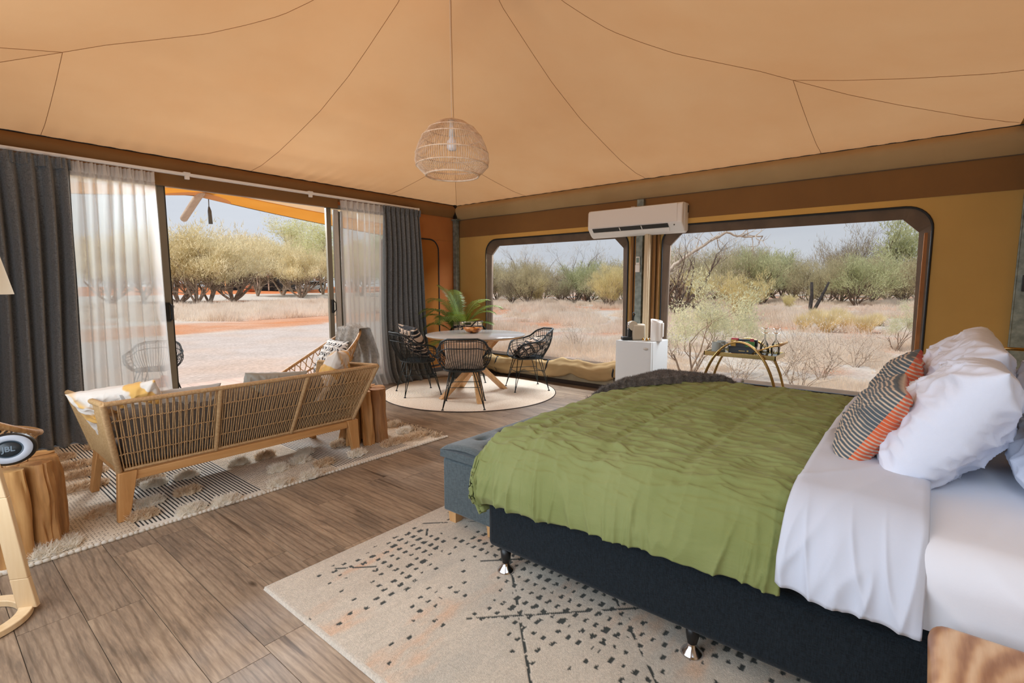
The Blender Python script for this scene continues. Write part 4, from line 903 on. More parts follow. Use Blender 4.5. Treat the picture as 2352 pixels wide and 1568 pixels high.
# ================================================================ FLOOR LAMP
lp = empty('floor_lamp', (.07, 2.80, 0)); tag(lp, 'bent birchwood floor lamp with a cream cone shade at the left edge', 'floor lamp')
mb = MB(); K = 64
mb.grid(lambda u, v: ((.15+.045*min(max(abs(((v*4) % 4)-2)-.5, 0), 1)*1.0)*math.cos(u*2*PI), (.15+.045*min(max(abs(((v*4) % 4)-2)-.5, 0), 1))*math.sin(u*2*PI), .002), 2, 2); mb = MB()
mb.lathe([(.135, .003), (.182, .003), (.182, .028), (.135, .028), (.135, .003)], K); mb.build('base_ring', M['birch'], lp, bevel=.003)
lpts = [(.165, -.03, .02), (.150, -.02, .15), (.118, -.015, .5), (.07, -.01, .9), (.02, 0, 1.2), (0, 0, 1.34)]
mb = MB(); prev = None
for i in range(len(lpts)-1):
    a, b = Vector(lpts[i]), Vector(lpts[i+1]); t = (b-a).normalized(); s = Vector((.82, -.57, 0)).normalized(); q = t.cross(s).normalized(); w0, w1 = .034-.003*i, .034-.003*(i+1); d_ = .012
    A = [a-s*w0-q*d_, a+s*w0-q*d_, a+s*w0+q*d_, a-s*w0+q*d_] if prev is None else prev; Bq = [b-s*w1-q*d_, b+s*w1-q*d_, b+s*w1+q*d_, b-s*w1+q*d_]; mb.hexa(A, Bq); prev = Bq
mb.build('curved_leg', M['birch'], lp, bevel=.003)
MB().lathe([(.222, 1.30), (.15, 1.66)], 64).build('lamp_shade', mat('cream_shade', '#dccdb4', rough=.8, trans=.35), lp, smooth=True)
MB().lathe([(0, 1.32), (.016, 1.32), (.016, 1.38), (0, 1.38)], 16).build('lamp_holder', M['brass'], lp, smooth=True)
# ================================================================ DINING GROUP
dt = empty('dining_table', (4.42, 4.22, .0085)); tag(dt, 'round dining table with pale grey top and crossed oak legs', 'table')
MB().lathe([(0, .750), (.590, .750), (.600, .745), (.600, .738), (.594, .734), (0, .734)], 96).build('table_top', mat('pale_grey_top', '#b3afaa', '#bcb8b3', scale=3, rough=.16), dt, sm_angle=40)
MB().lathe([(0, .734), (.594, .734), (.590, .726), (.555, .714), (0, .714)], 96).build('top_edge', M['oak'], dt, sm_angle=40)
feet = [(-.30, -.38), (.50, -.04), (-.42, .16), (.18, .48)]
for fx, fy in feet:
    a = Vector((fx*1.0, fy*1.0, 0)); b = Vector((-fx*.72, -fy*.72, .716)); s = Vector((0, 0, 1)).cross(b-a).normalized(); q = s.cross((b-a).normalized())
    w, d_ = .040, .022; sg = Vector((fx, fy, 0)).normalized()
    A = [a+s*w*x_+sg*(d_*1.6)*y_ for x_, y_ in ((-1, -1), (1, -1), (1, 1), (-1, 1))]; Bq = [b+s*w*x_+sg*(d_*1.6)*y_ for x_, y_ in ((-1, -1), (1, -1), (1, 1), (-1, 1))]
    off = s*(.018 if fx*fy > 0 else -.018); A = [p+off for p in A]; Bq = [p+off for p in Bq]
    MB().hexa(A, Bq).build('table_leg', M['oak'], dt, bevel=.004)
k = NT('burl_wood'); v = k.coords('Object'); c = k.ramp(k.noise(v, 16, 5, .65, .8), [(.34, lin('#3a1c0c')), (.46, lin('#a8602a')), (.6, lin('#cf9050'))]); k.l(c, k.b.inputs['Base Color']); k.set(Roughness=.25); M['burl'] = k.m
bw = MB().lathe([(0, .004), (.04, .0), (.085, .012), (.125, .045), (.132, .062), (.122, .066), (.10, .045), (.06, .022), (0, .018)], 48)
bw.v = [(x*(1+.10*N3(x*9, y*9, 2)), y*(.9+.12*N3(x*9+4, y*9)), z*(1+.18*N3(x*7, y*7, 7))) for x, y, z in bw.v]
bw = bw.build('wooden_bowl', M['burl'], smooth=True); bw.location = (4.50, 4.34, .7595); tag(bw, 'free-form burl wood bowl on the round grey table', 'bowl')
# ---- black wicker chair
def rimz(a):
    a = abs(a); return float(np.interp(a, [0, 30, 48, 62, 80, 105, 122, 135, 150, 180], [.775, .77, .735, .665, .635, .620, .590, .50, .445, .43]))
def rimr(a):
    a_ = abs(a); return float(np.interp(a_, [0, 40, 60, 90, 120, 150, 180], [.315, .315, .300, .295, .30, .275, .25]))
def rimp(a):
    t = math.radians(a); r = rimr(a); tilt = -.05*max(0, (1-abs(a)/60)); return Vector((math.sin(t)*r*1.0, -math.cos(t)*r*.94+tilt, rimz(a)))
def botp(a, z=.415):
    t = math.radians(a); return Vector((math.sin(t)*.225, -math.cos(t)*.205, z))
def shellp(a, v):
    b, r = botp(a), rimp(a); p = b.lerp(r, v); bl = math.sin(PI*min(v, 1))*.035*(1 if abs(a) < 130 else .2); t = math.radians(a); return p+Vector((math.sin(t)*bl, -math.cos(t)*bl, -.0))
def wicker_chair(lab, grp='wicker chairs'):
    t = empty('wicker_chair'); tag(t, lab, 'chair')
    MB().tube([rimp(a) for a in range(-180, 180, 5)], .0115, 8, closed=True).build('rim', M['blackwicker'], t, smooth=True)
    MB().tube([shellp(a, .0) for a in range(-180, 180, 8)], .010, 8, closed=True).build('lower_hoop', M['blackwicker'], t, smooth=True)
    mb = MB()
    for a in np.arange(-54, 55, 5.4): mb.tube([shellp(a, v) for v in np.linspace(0, 1, 8)], .0036, 5)
    mb.tube([shellp(a, .72) for a in range(-60, 61, 6)], .006, 6); mb.tube([shellp(a, .93) for a in range(-50, 51, 6)], .004, 6)
    o = mb.build('back_spindles', M['blackwicker'], t, smooth=True); o['kind'] = 'stuff'
    mb = MB()
    for sg in (-1, 1):
        for a in (64, 82, 100, 116, 130): mb.tube([shellp(sg*a, v) for v in np.linspace(0, 1, 7)], .0045, 5)
        for v in (.18, .36, .54, .72, .88): mb.tube([shellp(sg*a, v) for a in range(54, 133, 6)], .0036, 5)
    o = mb.build('arm_wires', M['blackwicker'], t, smooth=True); o['kind'] = 'stuff'
    def sf(u, v): a = u*2*PI; r = v; return (math.sin(a)*.228*r*(1+.08*max(0, -math.cos(a-PI)*0)), -math.cos(a)*.208*r, .418-.012*(1-r*r)+.002*math.sin(v*90)*math.cos(u*300))
    MB().grid(sf, 72, 20, wrap_u=True).build('woven_seat', M['blackwicker'], t, smooth=True)
    MB().tube([(-.15, -.15, .402), (.15, -.15, .402), (.15, .15, .402), (-.15, .15, .402)], .006, 6, closed=True).build('under_frame', M['blackmetal'], t)
    for sx in (-1, 1):
        for sy in (-1, 1):
            f = Vector((sx*.225, sy*.225, .006)); l_ = MB().tube([f, (sx*.155, sy*.105, .402)], .0055, 6).tube([f, (sx*.105, sy*.155, .402)], .0055, 6).build('leg', M['blackmetal'], t, smooth=True)
            MB().lathe([(0, .010), (.010, .010), (.016, 0), (0, 0)], 12, (f.x, f.y, 0)).build('foot_pad', M['black'], l_)
    br = MB(); z = .235
    for sy in (-1, 1): br.tube([(-.185, sy*.17, z), (.185, sy*.17, z)], .004, 6)
    for sx in (-1, 1): br.tube([(sx*.17, -.185, z+.02), (sx*.17, .185, z+.02)], .004, 6)
    br.build('brace', M['blackmetal'], t, smooth=True); return t
bpy.context.view_layer.update()
ch = wicker_chair('black wicker armchair with its back to the camera, in front of the dining table'); ch['group'] = 'black wicker dining chairs'
ch.location = (3.93, 3.93, .0085); ch.rotation_euler = (0, 0, math.radians(-48))
c2 = dup(ch, (4.04, 4.85, .0085), math.radians(-115), 'black wicker armchair left of the dining table beside the charcoal curtain')
c3 = dup(ch, (5.13, 3.98, .0085), math.radians(55), 'black wicker armchair right of the dining table in front of the window')
c4 = dup(ch, (5.06, 4.97, .0085), math.radians(135), 'black wicker armchair behind the dining table, mostly hidden by it')
c5 = dup(ch, (1.92, 7.25, -.028), math.radians(150), 'dark wire chair out on the deck, seen through the left sheer curtain', (1, 1, .86)); del c5['group']
def kuba(seed):
    rr = random.Random(seed); boxes = [(rr.random(), rr.random(), rr.uniform(.10, .2), rr.uniform(.06, .22), rr.choice((0, 1, 2))) for _ in range(9)]
    def fn(u, v, side):
        c = np.broadcast_to(np.array((.56, .42, .31, 1)), u.shape+(4,)).copy()
        if side and seed == 9: return c
        uu = u+.02*(fbm(u*6, v*6+seed)-.5); vv = v+.02*(fbm(u*6+9, v*6)-.5); m_ = np.zeros(u.shape, bool)
        for i in range(5):
            for j in range(4):
                a = (i+.5)/5; b = (j+.5)/4; du = np.abs(uu-a)*5; dv = np.abs(vv-b)*4; kk = rr.random() if 0 else _T[(i*7+seed) % 256, j*11]
                if kk < .3: m_ |= (np.maximum(du, dv) < .46) & (np.maximum(du, dv) > .32)
                elif kk < .6: m_ |= (dv < .2) & (du < .5) | (np.abs(dv-.42) < .07)
                elif kk < .8: m_ |= (np.abs((uu-a)*5+(vv-b)*4) < .16) & (du < .5) & (dv < .5)
                else: m_ |= (du < .45) & (dv < .45) & ~((du < .28) & (dv < .28))
        c[m_] = (.018, .018, .02, 1); return c
    return fn
print_cushion(kuba(1), (4.02, 4.90, .665), (28, 4, -100), 'black and beige geometric print cushion upright in the left wicker chair', .44, .42, .15, 3, res=110)
print_cushion(kuba(5), (5.16, 3.96, .545), (62, 0, 50), 'black and beige geometric print cushion slumped in the right wicker chair', .46, .40, .16, 7, res=110)
print_cushion(kuba(9), (3.91, 3.91, .575), (14, 0, -48), 'beige-backed cushion seen through the spindles of the chair facing the table', .44, .34, .14, 9, res=110)
print_cushion(kuba(13), (5.10, 5.02, .655), (18, 0, 135), 'black and beige geometric print cushion in the chair behind the table', .44, .40, .14, 13, res=110)
# ================================================================ PALM
pm_ = empty('potted_palm', (5.16, 5.24, 0)); tag(pm_, 'potted palm with arching green fronds in the corner behind the table', 'plant')
MB().lathe([(0, .0), (.14, 0), (.18, .32), (.19, .34), (.165, .34), (.16, .30), (0, .30)], 32).build('plant_pot', mat('grey_pot', '#5a5652', rough=.7), pm_, sm_angle=40)
def frond(az, L, lift, droop, m, seed, nl=34, lw=.010, ll=.20, base=(0, 0, .62)):
    nl = int(nl*1.15); lw *= .95
    rr = random.Random(seed); pts = []; p = Vector(base); el = math.radians(lift); n = 22; st = L/n; a = az
    for i in range(n+1): pts.append(p.copy()); el -= math.radians(droop)*(i/n)**1.2/n*1.9; a += rr.uniform(-.01, .01); p = p+Vector((math.cos(a)*math.cos(el), math.sin(a)*math.cos(el), math.sin(el)))*st
    mb = MB().tube(pts, [max(.006*(1-i/n), .0015) for i in range(n+1)], 5)
    for j in range(nl):
        f = .25+.75*j/nl; i = min(int(f*n), n-1); q = pts[i].lerp(pts[i+1], f*n-i) if i < n else pts[-1]; t = (pts[i+1]-pts[i]).normalized(); sd = t.cross(Vector((0, 0, 1))).normalized(); u_ = sd.cross(t)
        l_ = ll*math.sin(PI*(.18+.78*(j/nl)))**.7*rr.uniform(.85, 1.1)
        for sg in (-1, 1):
            d = (sd*sg*.75+t*.75+u_*.12).normalized(); w = t*lw*.5; m1 = q+d*l_*.55+Vector((0, 0, -.012)); e_ = q+d*l_+Vector((0, 0, -.30*l_))
            mb.add([q-w*.6, q+w*.6, m1+w, m1-w, e_], [(0, 1, 2, 3), (3, 2, 4)])
    return mb.build('frond', m, pm_)
MB().tube([(0, 0, .3), (0, .01, .5), (0, 0, .68)], [.035, .028, .018], 10).build('trunk', M['palmstem'], pm_, smooth=True)
for i, (az, L, li, dr, mm, b) in enumerate([(175, .85, 70, 120, 0, .66), (150, .80, 62, 120, 0, .60), (200, .82, 52, 110, 0, .56), (128, .7, 55, 110, 0, .60), (-8, .78, 66, 95, 0, .66), (-30, .85, 58, 105, 0, .62), (300, .6, 50, 90, 0, .55), (-45, .55, 72, 60, 1, .62), (110, .80, 80, 60, 0, .66), (60, .78, 76, 70, 0, .66), (60, .6, 60, 90, 0, .6),
    (165, .75, 66, 140, 0, .62), (190, .7, 60, 130, 0, .58), (215, .72, 60, 120, 0, .58), (140, .62, 50, 120, 0, .55), (-50, .7, 62, 110, 0, .6), (160, .42, 80, 30, 1, .55), (220, .45, 72, 40, 1, .55), (250, .40, 66, 60, 1, .52), (-20, .42, 76, 30, 1, .55), (20, .38, 82, 20, 1, .55), (210, .6, 25, 70, 0, .50), (180, .62, 20, 60, 0, .48), (235, .55, 34, 80, 0, .5), (270, .5, 62, 70, 1, .55)]):
    frond(math.radians(az), L, li, dr, M['palmyoung'] if mm else M['palmleaf'], i+1, 30, .013, .16 if mm else .21, (0, 0, b))
# ================================================================ PENDANT
pd = empty('rattan_pendant', (2.60, 2.70, 2.12)); tag(pd, 'woven rattan dome pendant lamp hanging from the roof peak', 'pendant lamp')
prof = [(.022, .385), (.10, .362), (.165, .318), (.212, .262), (.240, .205), (.258, .150), (.263, .100), (.255, .066), (.225, .032), (.188, .0)]
def pp(a, i): return (prof[i][0]*math.cos(a), prof[i][0]*math.sin(a), prof[i][1])
mb = MB(); n = 96
for j in range(n):
    a = 2*PI*j/n; mb.tube([(r*math.cos(a+.0*i), r*math.sin(a), z) for i, (r, z) in enumerate(prof)][(0 if j % 2 == 0 else 1):], .0021, 4, caps=False)
o = mb.build('rattan_ribs', M['rattanpale'], pd, smooth=True); o['kind'] = 'stuff'
for i, rad in ((0, .006), (2, .004), (3, .0045), (5, .0045), (7, .005), (9, .0075)):
    MB().tube([pp(a, i) for a in np.linspace(0, 2*PI, 73)[:-1]], rad, 6, closed=True).build('hoop', M['rattanpale'], pd, smooth=True)
MB().lathe([(0, .385), (.018, .385), (.018, .33), (.022, .27), (0, .27)], 20).build('lamp_holder', M['white'], pd, smooth=True)
MB().lathe([(0, .272), (.016, .270), (.018, .255), (.034, .235), (.036, .190), (.030, .176), (0, .172)], 24).build('bulb', mat('frosted_bulb', '#f2f2f4', rough=.3), pd, smooth=True)
MB().tube([(0, 0, .385), (-.003, .0, 1.0), (-.004, 0, 1.9)], .0035, 6).tube([(.006, .006, .385), (.010, .008, 1.0), (.004, 0, 1.9)], .0014, 5).build('cord', mat('cream_cord', '#dcc0a0', rough=.7), pd)
# ================================================================ AIR CONDITIONER
ac = empty('air_conditioner', (XR, 2.77, 1.93)); tag(ac, 'white split-system air conditioner mounted on the window wall', 'air conditioner')
pf = [(0, .03), (0, .335), (-.15, .335), (-.185, .325), (-.20, .30), (-.2045, .110), (-.125, .030), (-.10, .012), (-.06, 0)]
mb = MB(); L = .60; nn = len(pf); mb.add([(x, -L, z) for x, z in pf]+[(x, L, z) for x, z in pf], [(i, (i+1) % nn, nn+(i+1) % nn, nn+i) for i in range(nn)]+[tuple(reversed(range(nn))), tuple(nn+i for i in range(nn))])
mb.build('casing', M['white'], ac, bevel=.012, bseg=3)
MB().box(-.2085, -.203, -.545, .56, .118, .322).build('front_panel', mat('glossy_white', '#e4dfd8', rough=.18), ac, bevel=.003)
a_, b_ = Vector((-.2045, 0, .108)), Vector((-.125, 0, .030)); nrm = Vector((-.64, 0, -.76))
Q = lambda t, y, o_: a_.lerp(b_, t)+Vector((0, y, 0))+nrm*o_
MB().hexa([Q(-.02, -.44, .002), Q(-.02, .53, .002), Q(.46, .53, .002), Q(.46, -.44, .002)], [Q(-.02, -.44, .008), Q(-.02, .53, .008), Q(.46, .53, .008), Q(.46, -.44, .008)]).build('air_slot', M['black'], ac)
for y in (-.12, .16): MB().hexa([Q(0, y-.005, .007), Q(0, y+.005, .007), Q(.44, y+.005, .007), Q(.44, y-.005, .007)], [Q(0, y-.005, .011), Q(0, y+.005, .011), Q(.44, y+.005, .011), Q(.44, y-.005, .011)]).build('slot_divider', M['white'], ac)
MB().hexa([Q(.48, -.45, .003), Q(.48, .53, .003), Q(.98, .50, .003), Q(.98, -.44, .003)], [Q(.48, -.45, .014), Q(.48, .53, .014), Q(.98, .50, .010), Q(.98, -.44, .010)]).build('louvre_flap', M['white'], ac, bevel=.002)
MB().box(-.13, -.05, -.604, -.598, .02, .33).build('end_cap', M['white'], ac, bevel=.002); MB().box(-.035, -.012, -.603, -.599, .23, .31).build('rating_label', mat('dark_label', '#3c3a36', rough=.5), ac)
MB().lathe([(0, .004), (.007, .003), (.008, 0)], 12).xf(Matrix.Translation((-.203, -.515, .085)) @ Matrix.Rotation(-PI/2, 4, 'Y')).build('sensor_window', M['black'], ac, smooth=True)
MB().box(-.03, 0, .05, .10, .334, .36).build('wall_bracket', M['white'], ac)
MB().tube([(-.03, -.10, .02), (-.045, -.13, -.015), (-.05, -.15, -.04), (-.05, -.15, -.06)], .016, 8).build('hose', M['cream'], ac, smooth=True)
# remote in its holder on the post
rc = empty('remote_control', (XR-.075, 2.735, 1.50)); tag(rc, 'white air conditioner remote in a holder on the galvanised post', 'remote control')
MB().box(-.022, 0, -.028, .028, 0, .085).build('holder', M['white'], rc, bevel=.003); MB().box(-.018, -.004, -.024, .024, .01, .185).build('body', M['white'], rc, bevel=.004)
MB().box(-.0195, -.0175, -.018, .018, .115, .172).build('display', mat('grey_green_display', '#7c8f86', rough=.3), rc)
for i in range(3):
    for j in range(2): MB().box(-.0195, -.0175, -.016+j*.018, -.004+j*.018, .05+i*.018, .058+i*.018).build('key', M['alulight'], rc)
# ================================================================ FRIDGE AND THINGS ON IT
fz = empty('bar_fridge', (5.44, 2.54, 0)); tag(fz, 'white bar fridge below the air conditioner', 'fridge')
wf = mat('fridge_white', '#d3d6d6', rough=.32)
MB().box(-.17, .25, -.215, .215, .02, .715).build('cabinet', wf, fz, bevel=.008)
MB().box(-.185, -.17, -.208, .208, .03, .70).build('door_seal', mat('grey_seal', '#70746f', rough=.6), fz)
def fd(u, v): y = -.215+.43*u; return (-.215-.018*math.sin(PI*u)**.6, y, .025+.69*v)
mb = MB().grid(fd, 24, 2); mb.add([(-.185, -.215, .025), (-.185, .215, .025), (-.185, .215, .715), (-.185, -.215, .715)], [(0, 1, 2, 3)]); n0 = 0
top = [mb.v[i*2+1] for i in range(24)]; mb.add(top+[(-.185, .215, .715), (-.185, -.215, .715)], [tuple(range(26))]); bot = [mb.v[i*2] for i in range(24)]; mb.add(bot+[(-.185, .215, .025), (-.185, -.215, .025)], [tuple(reversed(range(26)))])
mb.add([mb.v[0], mb.v[1], (-.185, -.215, .715), (-.185, -.215, .025)], [(0, 1, 2, 3)]); mb.add([mb.v[46], mb.v[47], (-.185, .215, .715), (-.185, .215, .025)], [(3, 2, 1, 0)])
dr_ = mb.build('door', wf, fz, sm_angle=40)
EB = Matrix.Translation((-.228, -.155, .64)) @ Matrix.Rotation(-PI/2, 4, 'Y') @ Matrix.Diagonal((.45, 1, 1, 1)); MB().lathe([(0, .005), (.026, .004), (.030, 0)], 24).xf(EB).build('oval_badge', M['alulight'], dr_, smooth=True)
for sx in (-1, 1):
    for sy in (-1, 1): MB().lathe([(0, .03), (.016, .03), (.018, 0), (0, 0)], 12, (.04+sx*.17, sy*.17, 0)).build('foot', M['black'], fz)
cm = empty('coffee_machine', (5.36, 2.61, .7155), math.radians(-48)); tag(cm, 'small black and cream capsule coffee machine on the fridge', 'coffee machine')
MB().box(-.02, .13, -.045, .045, .0, .17).build('water_tank', mat('beige_shell', '#b9ab95', rough=.3), cm, bevel=.02)
MB().lathe([(0, -.04), (.05, -.04), (.052, 0), (.05, .04), (0, .04)], 28).xf(Matrix.Translation((-.01, 0, .15)) @ Matrix.Rotation(PI/2, 4, 'X')).build('brew_head', mat('beige_head', '#b3a691', rough=.3), cm, sm_angle=40)
MB().lathe([(0, .0), (.034, .0), (.034, .006), (0, .01)], 24).xf(Matrix.Translation((-.055, 0, .155)) @ Matrix.Rotation(-PI/2, 4, 'Y')).build('chrome_dial', M['chrome'], cm, smooth=True)
MB().box(-.065, -.02, -.035, .035, .03, .12).build('front_column', M['black'], cm, bevel=.008); MB().box(-.13, -.02, -.045, .045, 0, .035).build('drip_tray', M['black'], cm, bevel=.008)
MB().tube([(0, 0, .19), (-.0, 0, .24), (-.012, 0, .27), (0, 0, .29), (.014, 0, .27), (.002, 0, .24)], .007, 8).build('lever', M['black'], cm, smooth=True); cm.scale = (1.02, 1.02, 1.1)
for i, (x, y) in enumerate(((5.40, 2.505), (5.43, 2.475), (5.44, 2.44), (5.39, 2.455))):
    o = MB().lathe([(0, .0), (.016, 0), (.018, .003), (.0165, .006), (.012, .024), (.006, .028), (0, .028)], 16).build('coffee_capsule', M['brass'], smooth=True); o.location = (x, y, .7155); tag(o, 'small brass-coloured coffee capsule standing between the coffee machine and the white jug', 'capsule', 'coffee capsules on the fridge')
jg = empty('white_jug', (5.42, 2.355, .7155)); tag(jg, 'tall plain white insulated jug on the fridge beside the coffee machine', 'jug')
mb = MB().lathe([(0, .0), (.062, 0), (.066, .01), (.064, .20), (.066, .236), (.060, .236), (.057, .20), (.055, .02), (0, .015)], 40); mb.v = [(x, y, z+(.012*(y/.06) if z > .22 else 0)) for x, y, z in mb.v]
mb.build('jug_body', M['white'], jg, smooth=True); MB().box(-.015, .015, -.082, -.060, .05, .21).build('handle', M['white'], jg, bevel=.006)
# ================================================================ BAR CART
bc = empty('bar_cart', (4.76, 1.25, 0)); tag(bc, 'brass bar cart with arched legs and glass tray in front of the right window', 'bar cart')
def archp(x, y0, y1, zt, r=.011, nm='arch_leg'):
    cy, ry = (y0+y1)/2, (y1-y0)/2; pts = [(x, cy-ry*math.cos(a), .06+(zt-.06)*math.sin(a)**.9 if math.sin(a) > 0 else .06) for a in np.linspace(0, PI, 40)]
    return MB().tube(pts, r, 10).build(nm, M['brass'], bc, smooth=True)
for x in (-.215, -.185): archp(x, -.355, .325, .855, .008)
for x in (.19, .215): archp(x, -.33, .355, .85, .008)
T_ = MB().box(-.17, .18, -.30, -.29, .715, .752).box(-.17, .18, .28, .29, .715, .752).box(-.17, -.16, -.30, .29, .715, .752).box(.17, .18, -.30, .29, .715, .752); T_.build('tray_frame', M['brass'], bc, bevel=.002)
MB().box(-.162, .172, -.292, .282, .734, .741).build('glass_tray', mat('smoked_mirror', '#6e6a50', rough=.05, metal=.7), bc)
MB().box(-.17, .18, -.30, .29, .22, .25).build('lower_shelf', M['brass'], bc, bevel=.002)
for x in (-.10, .16): MB().tube([(x, -.10, .75), (x, -.16, .785), (x, -.24, .82), (x, -.31, .838)], .0085, 8, flat=.6).build('handle_arm', M['brass'], bc, smooth=True)
MB().tube([(-.115, -.31, .838), (.175, -.31, .842)], .011, 12).build('handle_bar', M['ropelight'], bc, smooth=True)
for x in (-.2, .2):
    for y in (-.34, .33): MB().lathe([(0, -.012), (.03, -.012), (.03, .012), (0, .012)], 20).xf(Matrix.Translation((x, y, .03)) @ Matrix.Rotation(PI/2, 4, 'Y')).build('caster', M['black'], bc)
bpy.context.view_layer.update()
def mug(loc, lab):
    t = empty('mug', loc, math.radians(-70)); tag(t, lab, 'mug'); gm = mat('grey_glaze', '#a9b1ae', rough=.3)
    MB().lathe([(0, 0), (.036, 0), (.038, .004), (.038, .090), (.034, .090), (.034, .008), (0, .006)], 28).build('cup', gm, t, sm_angle=40)
    MB().tube([(.037, 0, .074), (.058, 0, .070), (.064, 0, .047), (.056, 0, .024), (.037, 0, .018)], .0055, 8).build('handle', gm, t, smooth=True)
mug((4.66, 1.455, .7415), 'pale grey mug at the left front of the bar cart'); mug((4.80, 1.455, .7415), 'pale grey mug standing behind the other on the bar cart')
tb = empty('tea_box', (4.76, 1.255, .7415), math.radians(4)); tag(tb, 'open black tea box with coloured sachets on the bar cart', 'box')
MB().box(-.07, .07, -.105, .105, 0, .055).build('tray', M['black'], tb, bevel=.002)
MB().box(-.07, .07, -.11, .11, .055, .06).box(.03, .07, -.11, .11, .055, .115).build('rear_wall', M['black'], tb)
for i, (y, z0, z1, c) in enumerate(((.07, .06, .115, '#c8a13a'), (.03, .06, .10, '#24262a'), (-.01, .06, .10, '#2c2c2c'), (-.06, .055, .105, '#3f7f2c'))): MB().box(-.05, -.03, y-.022 if i != 3 else y-.04, y+.022 if i != 3 else y+.035, z0, z1).build('sachet', mat('sachet_%d' % i, c, rough=.4), tb)
MB().box(-.02, .02, .04, .095, .11, .128).build('sachet', mat('sachet_red', '#b3242a', rough=.4), tb); MB().box(-.02, .0, -.09, -.06, .10, .13).build('sachet', mat('sachet_red2', '#a8282a', rough=.4), tb)
MB().box(-.0715, -.0705, -.03, .02, .020, .026).box(-.0715, -.0705, -.06, -.045, .018, .03).build('gold_script', M['brass'], tb)
bo = MB().lathe([(0, 0), (.018, 0), (.018, .06), (.008, .08), (.008, .10), (0, .10)], 16).build('small_bottle', mat('grey_green_glass', '#6a6c58', rough=.3), smooth=True); bo.location = (4.87, 1.24, .7415); tag(bo, 'small grey-green bottle behind the tea box', 'bottle')
def glass(loc, h, r, lab, up=False):
    t = empty('stem_glass', loc); tag(t, lab, 'glass'); prof = [(r*.75, 0), (r, h*.16), (r*.95, h*.34), (.006, h*.55), (.004, h*.6), (.0035, h*.95), (.032, h*.985), (.034, h)]
    MB().lathe(prof[:5], 28).build('bowl', M['wineglass'], t, smooth=True); MB().lathe(prof[4:], 28).build('stem_and_foot', M['wineglass'], t, smooth=True)
glass((4.76, 1.075, .7415), .19, .036, 'upturned stem glass at the near left of the four on the cart'); glass((4.79, 1.00, .7415), .19, .036, 'upturned stem glass at the near right of the four on the cart')
glass((4.89, 1.11, .7415), .22, .036, 'taller upturned stem glass at the back left of the four'); glass((4.91, 1.02, .7415), .22, .036, 'taller upturned stem glass at the back right of the four')
sp_ = MB().tube([(0, 0, .004), (.06, .03, .004), (.10, .05, .008)], [.003, .003, .010], 6, flat=.4).build('teaspoon', M['chrome'], smooth=True); sp_.location = (4.62, 1.31, .7415); tag(sp_, 'metal teaspoon lying at the front edge of the cart tray', 'spoon')
# ================================================================ RATTAN EASY CHAIRS
def rattan_chair(lab):
    t = empty('rattan_chair'); tag(t, lab, 'armchair')
    # big egg-shaped hoop, high at the back (-y), low at the front (+y)
    def rim(a):   # a: 0 = back
        c = (1+math.cos(a))/2; return Vector((math.sin(a)*.42*(1-.12*c), -.42+ .80*(1-c), .42+.46*c**1.5))
    def seat(a, v): p = rim(a); q = Vector((p.x*.45, -.02+(p.y+.02)*.45, .30)); w = v; m_ = p.lerp(q, w); m_.z -= .06*math.sin(PI*w); return m_
    A = np.linspace(0, 2*PI, 73)[:-1]
    MB().tube([rim(a) for a in A], .017, 8, closed=True).build('outer_hoop', M['rattan'], t, smooth=True)
    MB().tube([seat(a, .32) for a in A], .010, 8, closed=True).build('inner_hoop', M['rattan'], t, smooth=True)
    MB().tube([seat(a, 1) for a in A], .014, 8, closed=True).build('seat_hoop', M['rattan'], t, smooth=True)
    mb = MB()
    for a in A[::2]: mb.tube([rim(a), seat(a+.10, .16), seat(a-.04, .33)], .005, 5); mb.tube([rim(a), seat(a-.10, .16), seat(a+.04, .33)], .005, 5)
    for a in A: mb.tube([seat(a, v) for v in (.32, .55, .8, 1)], .0045, 5)
    for v in (.5, .66, .82): mb.tube([seat(a, v) for a in A], .0045, 5, closed=True)
    o = mb.build('cane_lattice', M['rattan'], t, smooth=True); o['kind'] = 'stuff'
    MB().grid(lambda u, v: tuple(Vector((math.sin(u*2*PI)*.20*v, -.04+.17*math.cos(u*2*PI)*v, .315+.0*v))), 40, 6, wrap_u=True).build('woven_seat', M['ropelight'], t, smooth=True)
    for sx in (-1, 1):
        for y in (-.22, .20): MB().tube([(sx*.16, y*.6, .30), (sx*.24, y*1.15, .012)], .015, 8).build('leg', M['rattan'], t, smooth=True)
    MB().tube([(.24*math.sin(a), -.0+.25*math.cos(a), .03) for a in A], .012, 8, closed=True).build('base_hoop', M['rattan'], t, smooth=True)
    return t
rc_ = rattan_chair('rattan easy chair by the doorway, a grey throw over its back'); rc_.location = (2.64, 4.72, .0092); rc_.rotation_euler = (0, 0, math.radians(78))
bpy.context.view_layer.update()
dup(rc_, (.10, 4.22, .0092), math.radians(-62), 'rattan easy chair at the left edge, only its arm end showing behind the speaker')
